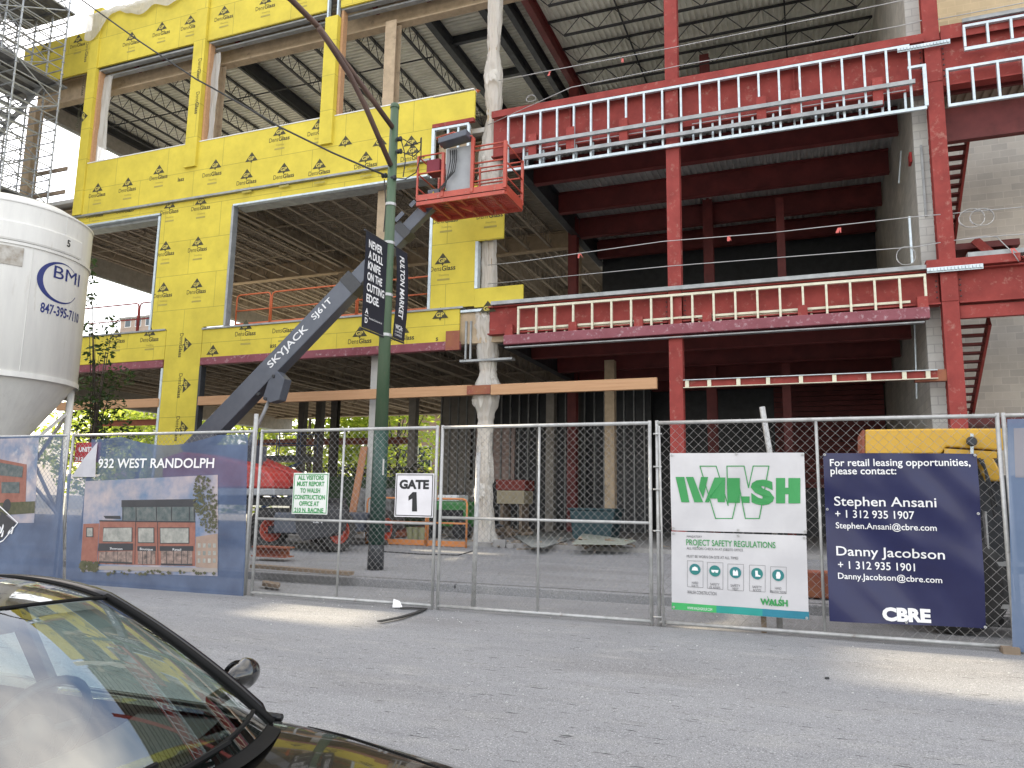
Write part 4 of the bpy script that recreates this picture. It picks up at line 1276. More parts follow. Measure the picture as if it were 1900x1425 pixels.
for px, py in ((741, 258), (741, 281), (713, 326), (730, 330)):
    p = at(px, py, 13.4)
    ins.lathe(p, [(0, -0.06), (0.05, -0.05), (0.05, -0.02), (0.03, -0.01), (0.055, 0.01), (0.055, 0.05), (0, 0.06)], 10, 'X')
    ins.tube([p, at(728 - (py - 260) * .05, py, 13.45)], 0.02, 6)
ins.build('insulators', M['steel_dark'], pole)
lp = MB()
for pts in ([(748, 258), (765, 268), (780, 264), (781, 256)], [(748, 283), (768, 290), (780, 278), (782, 255)], [(733, 330), (752, 332), (772, 320), (781, 290), (782, 256)], [(745, 262), (750, 280), (752, 300), (748, 328)], [(713, 332), (716, 380), (712, 430)]):
    P = [at(a, q, 13.38) for a, q in pts]
    lp.tube(P, 0.012, 5)
lp.build('wire_loops', M['black'], pole)
MB().box(-7.99, -7.93, 13.36, 13.46, 2.0, 2.32).build('notice_plate', mat('paper', (0.6, 0.58, 0.54)), pole)
cb = MB()
pts = [(40, -80), (152, 0), (258, 76), (364, 147), (394, 163), (480, 212), (518, 235), (616, 283), (690, 315), (712, 324)]
cb.tube([at(a, q, 13.3) for a, q in pts], 0.022, 6)
tag(cb.build('overhead_cable', M['black'], smooth=True), 'thick black overhead cable slung from the street pole to the upper left', 'cable')

# street banners, hung across the kerb line on the pole
BK = mat('black_banner', (0.014, 0.017, 0.026), (0.018, 0.021, 0.032), rough=0.5)
def pole_banner(label, y0, y1, z0, z1, X, seed, bow):
    r = thing('street_banner', label, 'banner', (X, (y0 + y1) / 2, z0), 'banners on the street pole')
    f = lambda y, z: X + bow * sin(pi * (z - z0) / (z1 - z0)) + 0.012 * noise.noise((y * 2, z * 1.5, seed))
    MB().grid(lambda u, v: V((f(y0 + (y1 - y0) * u, z0 + (z1 - z0) * v), y0 + (y1 - y0) * u, z0 + (z1 - z0) * v)), 8, 20).build('banner_cloth', BK, r, smooth=True)
    br = MB()
    for z in (z0 - 0.02, z1 + 0.02):
        br.tube([(X - 0.02, y0 - 0.02, z), (X - 0.02, y1 + 0.02, z)], 0.02, 6)
    br.build('bracket', M['steel_dark'], r)
    return r, (lambda y, z, o=0.012: V((f(y, z) + o, y, z)))
r1, f1 = pole_banner('black street banner on the street side of the pole with seven rows of white words', 12.44, 13.28, 4.82, 6.76, -8.0, 1, 0.0)
mb = MB()
z = 6.47
for s, wd in (('NEVER', .52), ('A DULL', .56), ('KNIFE', .48), ('ON THE', .56), ('CUTTING', .66), ('EDGE.', .48)):
    mb.text(s, lambda a, q: f1(a, q), 12.55, z, h=0.165, w=wd, bold=0.03)
    z -= 0.222
mb.text('A', lambda a, q: f1(a, q), 12.53, 5.12, h=0.11, bold=0.03)
mb.text('D', lambda a, q: f1(a, q), 12.53, 4.93, h=0.11, bold=0.03)
mb.add([f1(12.51, 5.075), f1(12.65, 5.075), f1(12.65, 5.085), f1(12.51, 5.085)], [(0, 1, 2, 3)])
mb.text('Abundance Development Ltd', lambda a, q: f1(a, q), 12.68, 5.03, h=0.04, w=0.5)
mb.build('printed_lettering', M['white_print'], r1)
r2, f2 = pole_banner('narrow black street banner on the building side of the pole with words running down', 13.62, 14.12, 4.86, 6.80, -8.0, 5, 0.05)
mb = MB()
mb.text('FULTON MARKET', lambda a, q: f2(13.76 + q, 6.66 - a), 0, 0, h=0.19, w=1.36, bold=0.025)
mb.text('WCA:', lambda a, q: f2(a, q), 13.68, 5.06, h=0.10, w=0.3, bold=0.03)
mb.text('CHAMBER', lambda a, q: f2(a, q), 13.68, 4.99, h=0.04, w=0.3)
mb.text('COMMERCE', lambda a, q: f2(a, q), 13.68, 4.92, h=0.04, w=0.3)
mb.build('printed_lettering', M['white_print'], r2)

# ================================================================ BOOM LIFT
BG = mat('lift_grey', (0.105, 0.115, 0.14), (0.085, 0.095, 0.118), scale=3, rough=0.42, spots=(0.2, 0.2, 0.2), spotscale=12, spotpos=(0.66, 0.74))
BD = mat('lift_dark', (0.035, 0.037, 0.042), (0.05, 0.05, 0.052), scale=4, rough=0.5)
BO = mat('lift_orange', (0.50, 0.085, 0.05), (0.40, 0.065, 0.04), scale=4, rough=0.45, spots=(0.45, 0.30, 0.22), spotscale=8, spotpos=(0.58, 0.72))
BR = mat('lift_red', (0.46, 0.045, 0.035), (0.40, 0.05, 0.045), scale=2, rough=0.4)
BL = mat('lift_pale', (0.36, 0.37, 0.38), (0.30, 0.31, 0.32), rough=0.5)
lift = thing('boom_lift', 'four wheel drive telescopic boom lift, grey boom raised to a red orange work basket', 'boom lift', (-12.5, 17, walk_z(17)))
gz = walk_z(16.3)
def wheel(x, y, sgn, yaw):
    r, w = 0.50, 0.40
    ca, sa = cos(yaw), sin(yaw)
    cz = gz + r - 0.01
    def tf(mb):
        mb.v = [(x + (a - x) * ca - (q - y) * sa, y + (a - x) * sa + (q - y) * ca, h) for a, q, h in mb.v]
        return mb
    t = MB().lathe((x, y, cz), [(0.30, -w / 2 + .03), (0.40, -w / 2), (0.465, -w / 2 + .02), (0.485, -w / 4), (0.485, w / 4), (0.465, w / 2 - .02), (0.40, w / 2), (0.30, w / 2 - .03), (0.30, -w / 2 + .03)], 40, 'X')
    for k in range(22):
        a = 2 * pi * k / 22
        for s in (-1, 1):
            a2 = a + (pi / 22 if s > 0 else 0)
            pts = []
            p0 = V((x + s * (w / 2 - .005), y + 0.47 * cos(a2), cz + 0.47 * sin(a2)))
            p1 = V((x + s * 0.02, y + 0.495 * cos(a2 + 0.24), cz + 0.495 * sin(a2 + 0.24)))
            up = V((0, cos(a2 + .12), sin(a2 + .12)))
            t.bar(p0, p1, 0.05, 0.06, up)
    o = tf(t).build('tyre', mat('dusty_tyre', (0.035, 0.034, 0.033), (0.07, 0.067, 0.062), scale=5, rough=0.9), None)
    return o, tf, cz
W = []
for x, y, sgn, yaw in ((-12.85, 16.15, -1, radians(-28)), (-10.98, 16.35, 1, radians(-20)), (-12.85, 18.55, -1, 0), (-10.98, 18.55, 1, 0)):
    t, tf, cz = wheel(x, y, sgn, yaw)
    r_ = MB().lathe((x, y, cz), [(0.30, -0.16), (0.27, -0.17), (0.25, -0.05), (0.12, -0.02), (0.10, -0.1), (0.0, -0.11)], 24, 'X')
    r_.lathe((x, y, cz), [(0.30, 0.16), (0.27, 0.17), (0.25, 0.05), (0.12, 0.02), (0.10, 0.1), (0.0, 0.11)], 24, 'X')
    rim = tf(r_).build('rim', BO, None)
    # re-root onto the lift: wheel = tyre part with its rim as a sub-part
    for o in (t, rim):
        me = o.data
        off = lift.location
        for v in me.vertices:
            v.co -= off
    t.name = 'wheel'
    t.parent = lift
    rim.parent = t
    shade(t, 30)
MB().box(-12.55, -11.25, 15.95, 18.8, gz + 0.42, gz + 0.92).build('chassis', BG, lift, bevel=0.04)
fp = MB().prism([at(545, 942, 15.7), at(640, 945, 15.7), at(632, 985, 15.7), at(608, 996, 15.7), at(560, 1003, 15.7), at(549, 985, 15.7)], (0, 0.22, 0)).build('front_plate', BD, lift, bevel=0.02)
mb = MB()
p, q = at(577, 970, 15.69), at(599, 968, 15.69)
mb.text('4x4', lambda a, e: V((a, 15.692, e)), p.x, p.z, w=q.x - p.x, h=0.10, bold=0.02)
mb.build('printed_lettering', M['white_print'], fp)
MB().box(-13.0, -10.8, 16.05, 16.4, gz + 0.40, gz + 0.58).build('axle', BD, lift)
MB().box(-13.0, -10.8, 18.4, 18.7, gz + 0.40, gz + 0.58).build('axle', BD, lift)
MB().lathe((-12.1, 17.2, gz + 0.92), [(0.75, 0), (0.75, 0.2), (0.6, 0.24), (0, 0.24)], 28).build('slew_ring', BD, lift)
MB().box(-16.3, -11.9, 16.3, 18.2, gz + 1.08, gz + 1.3).build('turntable', BD, lift, bevel=0.03)
hood = MB().prism([at(a, q, 15.95) for a, q in ((300, 905), (300, 850), (335, 838), (380, 843), (439, 856), (475, 866), (497, 876), (505, 893), (506, 906))], (0, 0.75, 0)).build('engine_hood', BR, lift, bevel=0.06)
MB().prism([at(a, q, 15.9) for a, q in ((300, 905.5), (508, 906.5), (509, 919), (300, 921))], (0, 0.85, 0)).build('hood_skirt', BL, lift, bevel=0.03)
MB().prism([at(a, q, 17.45) for a, q in ((440, 838), (475, 850), (543, 878), (546, 903), (533, 903), (527, 889), (475, 861), (440, 850))], (0, 0.6, 0)).build('side_hood', BR, lift, bevel=0.03)
MB().prism([at(a, q, 17.5) for a, q in ((440, 851), (475, 862), (526, 890), (531, 918), (440, 918))], (0, 0.5, 0)).build('engine_bay', BD, lift)
MB().box(-15.9, -14.2, 16.75, 17.6, gz + 1.3, gz + 2.7).build('boom_tower', BG, lift, bevel=0.04)
b0, b1, b2, b3 = at(392, 803, 17.2), at(668, 516, 17.72), at(757, 424, 17.86), at(812, 368, 17.95)
bd_ = (b1 - b0).normalized()
b00 = b0 - bd_ * 0.9
m1 = MB().bar(b00, b0.lerp(b1, 0.97), 0.42, 0.56).build('boom_section', BG, lift, bevel=0.02)
MB().bar(b0.lerp(b1, 0.4), b2, 0.33, 0.44).build('boom_section', BG, lift, bevel=0.015)
MB().bar(b1, b3, 0.25, 0.33).build('boom_section', BG, lift, bevel=0.015)
MB().bar(b1.lerp(b2, 0.86), b2, 0.39, 0.50).build('boom_collar', BD, lift, bevel=0.01)
MB().bar(b0.lerp(b1, 0.93), b0.lerp(b1, 0.99), 0.46, 0.60).build('boom_collar', BD, lift, bevel=0.01)
lower = at(500, 728, 17.3)
lug = MB().prism([at(a, q, 17.06) for a, q in ((513, 688), (528, 703), (517, 742), (501, 747), (487, 740), (497, 708))], (0, 0.32, 0)).build('boom_knee', BG, lift, bevel=0.012)
pn = MB()
for a, q in ((492, 740), (479, 731), (507, 698), (413, 800), (398, 806)):
    p = at(a, q, 17.04)
    pn.lathe((p.x, 17.05, p.z), [(0, -.03), (.045, -.028), (.05, 0), (.05, .06)], 14, 'Y')
pn.build('pivot_pins', BD, lift)
pt_ = MB()
for a, q, w in ((741, 402, .16), (766, 378, .10), (720, 448, .08)):
    p = at(a, q, 17.6)
    pt_.bar(p - bd_ * w + V((0, .0, 0)), p + bd_ * w, .03, .12, off=(0, 0))
pt_.build('cover_plates', BG, lift)
MB().tube([at(500, 742, 17.3), at(474, 800, 17.3)], 0.05, 8).build('lift_ram', BL, lift, smooth=True)
MB().tube([at(474, 800, 17.3), at(452, 850, 17.3)], 0.09, 8).build('lift_cylinder', BG, lift, smooth=True)
hs = MB()
for k in (0, 1, 2):
    o = V((0, -0.17 + .12 * k, -0.31))
    hs.tube([b0.lerp(b1, 0.1) + o, b0.lerp(b1, 0.5) + o * 1.05, b0.lerp(b1, 0.96) + o], 0.02, 5)
hs.build('hydraulic_hoses', M['black'], lift)
ux = bd_
sd_ = bd_.cross(V((0, 0, 1))).normalized()
uz = sd_.cross(bd_).normalized()
nf_ = sd_ if sd_.y < 0 else -sd_
def bf(a, e):
    return b0 + nf_ * 0.215 + ux * a + uz * e
mb = MB()
L1 = (at(548, 648, 17.45) - b0).length
mb.text('SKYJACK', lambda a, e: bf(a, e), L1 - 0.85, -0.06, h=0.2, w=1.55, bold=0.015)
mb.text('SJ61T', lambda a, e: bf(a, e), L1 + 0.98, 0.00, h=0.17, w=0.75, bold=0.012)
mb.build('printed_lettering', M['white_print'], m1)
# jib head
MB().box(b3.x - 0.22, b3.x + 0.2, b3.y - 0.22, b3.y + 0.2, b3.z - 0.22, b3.z + 0.2).build('jib_head', BG, lift, bevel=0.05)
MB().lathe((b3.x + 0.32, b3.y - 0.05, b3.z - 0.1), [(0, -0.2), (0.2, -0.2), (0.22, -0.1), (0.22, 0.1), (0.2, 0.2), (0, 0.2)], 18, 'Y').build('rotator', BD, lift, smooth=False)
wn_ = MB()
wn_.prism([(b3.x - 0.1, b3.y - 0.23, b3.z - .02), (b3.x + 0.06, b3.y - 0.23, b3.z - .02), (b3.x - 0.02, b3.y - 0.23, b3.z + 0.12)], (0, 0.004, 0))
wn_.build('warning_decal', mat('decal_yellow', (0.7, 0.5, 0.03)), lift)
# basket
X0, X1, Yf, Yk, ZF, ZT = -9.58, -7.03, 17.3, 18.55, 9.45, 10.72
bk = thing
fl_ = MB()
for x in [X0 + 0.06 * i for i in range(int((X1 - X0) / 0.06) + 1)]:
    fl_.box(x - 0.012, x + 0.012, Yf, Yk, ZF, ZF + 0.03)
for y in [Yf + 0.11 * i for i in range(12)]:
    fl_.box(X0, X1, y - 0.02, y + 0.02, ZF - 0.02, ZF)
flo = fl_.build('basket_floor', BO, lift)
fr_ = MB()
for y in (Yf, Yk):
    fr_.bar((X0, y, ZF - 0.08), (X1, y, ZF - 0.08), 0.06, 0.10)
for x in [X0 + (X1 - X0) * i / 6 for i in range(7)]:
    fr_.bar((x, Yf + 0.03, ZF - 0.08), (x, Yk - 0.03, ZF - 0.08), 0.07, 0.08)
fr_.bar((b3.x + 0.3, b3.y, b3.z - .1), (-8.2, 17.9, ZF - 0.16), 0.16, 0.16)
fr_.build('basket_frame', BO, lift)
tb = MB()
tb.box(X0, X1, Yf - 0.02, Yf, ZF - 0.02, ZF + 0.16).box(X0, X1, Yk, Yk + 0.02, ZF - 0.02, ZF + 0.16)
tb.box(X0 - 0.02, X0, Yf, Yk, ZF - 0.02, ZF + 0.16).box(X1, X1 + 0.02, Yf, Yk, ZF - 0.02, ZF + 0.16)
tb.build('toe_board', BO, lift)
xa, xb, xc = at(822, 320, Yf).x, at(877, 300, Yf).x, at(846, 300, Yf).x
for x, y, w in ((X0, Yf, .05), (xa, Yf, .08), (xb, Yf, .09), (X1, Yf, .09), (X0, Yk, .05), (-8.3, Yk, .05), (X1, Yk, .07)):
    zt = ZT if x < xa + .1 else ZT + 0.28 if abs(x - xb) < .1 else ZT + 0.05
    MB().box(x - w / 2, x + w / 2, y - w / 2, y + w / 2, ZF + 0.03, zt).build('rail_post', BO, lift, bevel=0.008)
rl = MB()
for y in (Yf, Yk):
    for z in (ZT, ZT - 0.5):
        rl.tube([(X0, y, z), (xa, y, z)], 0.022, 6)
    for z in (ZT + 0.02, ZT - 0.1, ZT - 0.45, ZT - 0.95):
        rl.tube([(xb if y == Yf else xa, y, z), (X1, y, z)], 0.022, 6)
for x in (X0, X1):
    for z in (ZT, ZT - 0.5, ZT - 0.9):
        rl.tube([(x, Yf, z), (x, Yk, z)], 0.022, 6)
rl.tube([(xa, Yf - .1, ZT + .1), (xa - .1, Yf - .25, ZT + 0.32), (xc, Yf - .2, ZT + 0.42), (xb, Yf - .05, ZT + 0.3), (xb, Yf, ZT + .1)], 0.022, 6)
rl.build('guard_rails', BO, lift, smooth=True)
MB().prism([(xa - .02, Yf - .32, ZT + .12), (xb - .06, Yf - .32, ZT + .22), (xb - .06, Yf - .32, ZT + .40), (xa - .02, Yf - .32, ZT + .27)], (0, 0.4, 0)).build('control_box', BG, lift, bevel=0.02)
MB().box(xa + .06, xb - .06, Yf + .06, Yf + .08, ZF + 0.05, ZT + 0.12).build('control_panel', BL, lift)
MB().box(X0 + 0.2, X0 + 0.6, Yf + .1, Yf + .5, ZT - 0.45, ZT - 0.08).build('tool_box', mat('dark_red_box', (0.2, 0.012, 0.03)), lift, bevel=0.02)
ws = MB()
for k, (ox, s) in enumerate(((-.02, 1), (.05, .8), (.1, 1.1), (.16, .9))):
    ws.tube([(xa + .2 + ox, Yf + .03, ZT + .05), (xa + .26 + ox, Yf - .06, ZT - .3 * s), (xa + .2 + ox, Yf - .04, ZT - .6), (xa + .1 - ox, Yf - .1, ZF + .2), (b3.x + .2, b3.y - .1, b3.z)], 0.014, 5)
ws.build('control_cables', M['black'], lift)

# ================================================================ PLASTIC SHEETS
def plastic(name, alpha=0.72, col=(0.72, 0.70, 0.66)):
    m_ = bpy.data.materials.new(name)
    m_.use_nodes = True
    N, L = m_.node_tree.nodes, m_.node_tree.links
    b = N['Principled BSDF']
    b.inputs['Base Color'].default_value = (*col, 1)
    b.inputs['Roughness'].default_value = 0.2
    b.inputs['Coat Weight'].default_value = 0.5
    b.inputs['Alpha'].default_value = alpha
    tl = N.new('ShaderNodeBsdfTranslucent')
    tl.inputs['Color'].default_value = (*col, 1)
    mxs = N.new('ShaderNodeMixShader')
    mxs.inputs[0].default_value = 0.4
    t = N.new('ShaderNodeTexCoord')
    mpn = N.new('ShaderNodeMapping')
    mpn.inputs['Scale'].default_value = (3.2, 3.2, 1.7)
    n = N.new('ShaderNodeTexNoise')
    n.inputs['Scale'].default_value = 2.0
    n.inputs['Detail'].default_value = 6
    bp = N.new('ShaderNodeBump')
    bp.inputs['Strength'].default_value = 0.7
    bp.inputs['Distance'].default_value = 0.08
    L.new(t.outputs['Object'], mpn.inputs[0])
    L.new(mpn.outputs[0], n.inputs['Vector'])
    L.new(n.outputs['Fac'], bp.inputs['Height'])
    L.new(bp.outputs['Normal'], b.inputs['Normal'])
    L.new(b.outputs[0], mxs.inputs[1])
    L.new(tl.outputs[0], mxs.inputs[2])
    L.new(mxs.outputs[0], N['Material Output'].inputs['Surface'])
    return m_
PL = plastic('clear_plastic')
PLW = plastic('milky_plastic', 0.74, (0.86, 0.83, 0.77))
cx, cy = -8.45, 19.72
prof = [(FLOOR, .40), (0.75, .29), (1.6, .25), (2.6, .27), (3.3, .24), (3.9, .27), (4.3, .40), (4.75, .42), (5.1, .28), (5.8, .34), (6.5, .44), (6.9, .40), (7.1, .25), (7.6, .25), (9.4, .24), (10.2, .36), (11.0, .46), (11.5, .44), (12.2, .33), (12.8, .23), (13.6, .29), (14.2, .31), (15, .22), (16.5, .26), (18, .22), (20.2, .25)]
def prof_r(z):
    for (a, ra), (b, rb) in zip(prof, prof[1:]):
        if a <= z <= b:
            t = (z - a) / (b - a)
            t = t * t * (3 - 2 * t)
            return ra + (rb - ra) * t
    return 0.3
mb = MB()
nz, na = 330, 72
vs = []
for i in range(nz + 1):
    z = FLOOR + (20.2 - FLOOR) * i / nz
    r = prof_r(z)
    for k in range(na):
        a = 2 * pi * k / na
        sq = 1 / max(abs(cos(a)), abs(sin(a))) ** 0.35
        n1 = noise.noise((cos(a) * 2.2, sin(a) * 2.2, z * 1.1))
        n2 = abs(noise.noise((cos(a) * 3.4 + 7, sin(a) * 3.4, z * 0.8 + .3 * n1)))
        n3 = abs(noise.noise((cos(a) * 4.5 + z * 1.3, sin(a) * 4.5 + 3, z * 3.1)))
        rr = r * 0.82 * sq * (1 + 0.14 * n1 + 0.34 * (0.28 - n2) + 0.30 * (0.25 - n3))
        if any(abs(z - zt) < 0.05 for zt in (1.95, 3.75, 5.15, 7.15, 9.2, 12.85, 15.0, 17.9)):
            rr *= 0.90
        vs.append((cx + 0.08 * noise.noise((z * .5, 2, 3)) + rr * cos(a), cy + rr * sin(a) * .8, z))
mb.add(vs, [(i * na + k, i * na + (k + 1) % na, (i + 1) * na + (k + 1) % na, (i + 1) * na + k) for i in range(nz) for k in range(na)])
for zc, a0, ln, wd in ((4.9, -2.2, .85, .34), (5.1, -0.7, .55, .26), (7.1, -1.5, .7, .3), (11.6, -0.9, 1.0, .4), (11.9, -2.4, .7, .3), (14.3, -1.3, .6, .28), (2.0, -1.9, .5, .22)):
    def flap(u, v, zc=zc, a0=a0, ln=ln, wd=wd):
        a = a0 + (u - .5) * 1.3
        rr = .24 + .20 * v * (.6 + .5 * noise.noise((u * 3, v * 3, zc))) + .05 * noise.noise((u * 9, v * 4, zc))
        return V((cx + rr * cos(a) * 1.05, cy + rr * sin(a) * .85, zc - ln * v * (.75 + .35 * noise.noise((u * 5, zc, 1)))))
    mb.grid(flap, 16, 14)
tag(mb.build('plastic_wrap', PLW, smooth=True), 'wrinkled milky plastic sheeting wrapped round the full height of a facade column', 'plastic sheet')
def curtain(label, x0, x1, y, z0, z1, seed, m_=PL, lean=0.0):
    mb = MB()
    def g(u, v):
        x = x0 + (x1 - x0) * u * (0.8 + 0.25 * noise.noise((v * 3, seed, 0))) + lean * v
        return V((x, y + 0.09 * noise.noise((u * 3 + seed, v * 2.2, seed)) + 0.04 * noise.noise((u * 9 + seed, v * 5, seed)), z0 + (z1 - z0) * v + 0.05 * noise.noise((u * 4, seed, 1))))
    mb.grid(g, 14, 40)
    return tag(mb.build('plastic_curtain', m_, smooth=True), label, 'plastic sheet', 'plastic curtains at the upper window jambs')
curtain('long milky plastic curtain at the left jamb of the leftmost upper opening', -24.52, -23.95, 19.55, 13.72, 17.25, 3)
curtain('narrow milky plastic curtain at the left jamb of the second upper opening', -19.22, -18.86, 19.55, 13.72, 17.1, 8)
mb = MB()
def drape(u, v):
    x = -25.3 + 5.6 * u
    hang = 0.25 + 1.0 * max(0, noise.noise((u * 5.2, 1.3, 0)) + 0.35) * (1 - u * 0.55)
    s = v * (hang + 0.5)
    if s < 0.5:
        return V((x, Y0 + 0.35 - s * 0.85, 19.80 + 0.05 * noise.noise((u * 9, v * 3, 5)) + 0.15 * sin(u * 9) * .3))
    return V((x, Y0 - 0.10 - 0.05 * noise.noise((u * 14, v * 4, 2)) - 0.03, 19.80 - (s - 0.5) + 0.04 * noise.noise((u * 9, v * 3, 5))))
mb.grid(drape, 70, 16)
tag(mb.build('plastic_sheet', PL, smooth=True), 'loose translucent plastic sheet draped over the yellow parapet corner', 'plastic sheet')

# ================================================================ SILO
SW = mat('silo_paint', (0.74, 0.73, 0.69), (0.66, 0.65, 0.62), scale=1.4, rough=0.42, bump=0.05, spots=(0.46, 0.42, 0.36), spotscale=2.2, spotpos=(0.60, 0.82), stretch=(2.5, 2.5, 0.35))
NAVY = mat('navy_decal', (0.012, 0.025, 0.15), (0.02, 0.03, 0.17), scale=6, rough=0.5, spots=(0.60, 0.60, 0.60), spotscale=5, spotpos=(0.66, 0.68))
sc_, sr = V((-18.57, 12.6, 0)), 1.85
silo = thing('mortar_silo', 'big white mortar silo on legs with navy oval logo and telephone number', 'silo', (sc_.x, sc_.y, walk_z(12.6)))
ZB_, ZT_ = 4.25, 8.25
MB().lathe(sc_, [(sr - .02, ZB_), (sr, ZB_ + .02), (sr, 7.32), (sr, ZT_)], 72).build('tank', SW, silo, smooth=True)
MB().lathe(sc_, [(sr + .015, ZT_ - .02), (sr + .02, ZT_ + .02), (sr * .75, ZT_ + .30), (sr * .4, ZT_ + .42), (0, ZT_ + .45)], 72).build('roof', SW, silo, smooth=True)
MB().lathe(sc_, [(sr, 7.30), (sr + .045, 7.30), (sr + .06, 7.34), (sr + .06, 7.72), (sr + .045, 7.76), (sr, 7.76)], 72, a0=radians(-75), a1=radians(20)).build('band', SW, silo)
MB().lathe(sc_, [(sr, 7.22), (sr + .035, 7.22), (sr + .035, 7.29), (sr, 7.29)], 72).build('band', SW, silo)
MB().lathe(sc_, [(sr + .03, ZB_ - .10), (sr + .03, ZB_ + .02), (sr - .02, ZB_ + .02)], 72).build('skirt', SW, silo, smooth=False)
MB().lathe(sc_, [(sr - .05, ZB_ - .04), (0.32, 2.05), (0.3, 1.6), (0.0, 1.6)], 60).build('hopper', SW, silo, smooth=False)
MB().box(sc_.x - .45, sc_.x + .45, sc_.y - .45, sc_.y + .45, 0.75, 1.6).build('discharge_pump', M['steel_dark'], silo, bevel=0.03)
def cyl_hit(px, py, r):
    d = ray(px, py)
    o = V((0, 0, EYE)) - sc_
    a = d.x ** 2 + d.y ** 2
    bq = o.x * d.x + o.y * d.y
    cc = o.x ** 2 + o.y ** 2 - r * r
    t = (-bq - math.sqrt(max(0, bq * bq - a * cc))) / a
    return V((0, 0, EYE)) + d * t
def cf(a0, z0, r):
    return lambda x, z: V((sc_.x + r * cos(a0 + x / r), sc_.y + r * sin(a0 + x / r), z0 + z))
def cang(px, py):
    p = cyl_hit(px, py, sr)
    return atan2(p.y - sc_.y, p.x - sc_.x), p.z
aB, zB = cang(113, 522)
a_l, _ = cang(97, 531)
a_r, zb_ = cang(146, 531)
f = cf(aB, 0, sr + 0.006)
mb = MB()
wB = (a_r - a_l) * sr
mb.text('BMI', lambda x, z: cf(a_l, zb_, sr + .010)(x, z), 0, -0.02, h=0.30, w=wB, bold=0.0)
zz = cang(108, 524)[1]
W2 = (cang(150, 524)[0] - cang(78, 524)[0]) * sr / 2
for k in range(60):
    # ring that thins out towards the right
    t0, t1 = radians(28 + 305 * k / 60), radians(28 + 305 * (k + 1) / 60)
    def rp(t, inner):
        th = 0.02 + 0.12 * max(0, cos((t - radians(190)) / 1.35)) if inner else 0
        return f((W2 - th) * cos(t), zz - zB + zB + (0.50 - th * .6) * sin(t))
    mb.add([rp(t0, 0), rp(t1, 0), rp(t1, 1), rp(t0, 1)], [(0, 1, 2, 3)])
a_l, zb_ = cang(74, 576)
a_r, zb2 = cang(146, 582)
mb.text('847-395-7110', lambda x, z: cf(a_l, zb_, sr + .008)(x, z), 0, -.03, h=0.24, w=(a_r - a_l) * sr, bold=0.02)
mb.build('printed_lettering', NAVY, silo)
mb = MB()
a_l, zb_ = cang(120, 457)
mb.text('5', lambda x, z: cf(a_l, zb_, sr + .068)(x, z), 0, 0, h=0.17, bold=0.02)
mb.build('printed_number', M['ink'], silo)
a_l, zb_ = cang(8, 470)
pt = MB().lathe(sc_, [(sr, 6.72), (sr + .02, 6.72), (sr + .02, 7.16), (sr, 7.16)], 12, a0=a_l - 0.16, a1=a_l + 0.2)
pt.build('worn_sticker', mat('brown_sticker', (0.28, 0.24, 0.19), (0.5, 0.48, 0.44), scale=5, rough=0.7), silo)
sm = MB()
for px, z0, z1 in ((117, 7.77, ZT_), (60, 4.3, 7.21)):
    a_, _ = cang(px, 480)
    p = cf(a_, 0, sr + .004)
    sm.tube([p(0, z0), p(0, z1)], 0.008, 4)
sm.build('weld_seams', SW, silo)
lg = []
for a in (radians(-52), radians(52), radians(128), radians(232)):
    p = V((sc_.x + 1.72 * cos(a), sc_.y + 1.72 * sin(a), 0))
    lg.append(p)
    MB().tube([(p.x, p.y, walk_z(p.y) - .05), (p.x, p.y, ZB_ + 0.1)], 0.085, 12).build('leg', SW, silo, smooth=True)
for i in range(4):
    a, q = lg[i], lg[(i + 1) % 4]
    MB().bar((a.x, a.y, 1.0), (q.x, q.y, 3.6), 0.06, 0.06).build('brace', SW, silo)
    MB().bar((q.x, q.y, 1.0), (a.x, a.y, 3.6), 0.06, 0.06).build('brace', SW, silo)

# ================================================================ SCAFFOLD TOWER
SCF = mat('scaffold_tube', (0.46, 0.48, 0.49), (0.33, 0.34, 0.35), scale=3, rough=0.45, metal=0.5, spots=(0.28, 0.14, 0.08), spotscale=3, spotpos=(0.66, 0.74))
scf = thing('scaffold_tower', 'tall tube scaffold stair tower beside the left corner of the yellow building', 'scaffold', (-28, 17.5, 0.2))
sx_, sy_, LV = (-25.75, -26.6, -27.5, -28.55, -30.0, -31.5), (15.3, 17.0, 18.75), [0.3 + 1.95 * i for i in range(13)]
for x in sx_:
    for y in sy_:
        s = MB().tube([(x, y, walk_z(y)), (x, y, 24.5)], 0.034, 6)
        for z in [1 + 0.49 * i for i in range(48)]:
            s.lathe((x, y, z), [(0.034, -.02), (0.06, -.012), (0.06, .012), (0.034, .02)], 6)
        s.build('standard', SCF, scf)
for i, z in enumerate(LV):
    lr = MB()
    for y in sy_:
        for dz in (0, 0.5, 0.97, 1.45):
            lr.tube([(sx_[0], y, z + dz), (sx_[-1], y, z + dz)], 0.026, 5)
    for x in sx_:
        for dz in (0, 0.5, 0.97, 1.45):
            lr.tube([(x, sy_[0], z + dz), (x, sy_[-1], z + dz)], 0.024, 5)
    lr.build('ledgers', SCF, scf)
    br = MB()
    for k in range(5):
        a, q = (sx_[k], sx_[k + 1]) if (i + k) % 2 else (sx_[k + 1], sx_[k])
        br.tube([(a, sy_[0] - .05, z), (q, sy_[0] - .05, z + 1.95)], 0.026, 5)
    for k, x in enumerate(sx_):
        br.tube([(x, sy_[0 if (k + i) % 2 else 2], z), (x, sy_[2 if (k + i) % 2 else 0], z + 1.95)], 0.024, 5)
    br.build('diagonal_braces', SCF, scf)
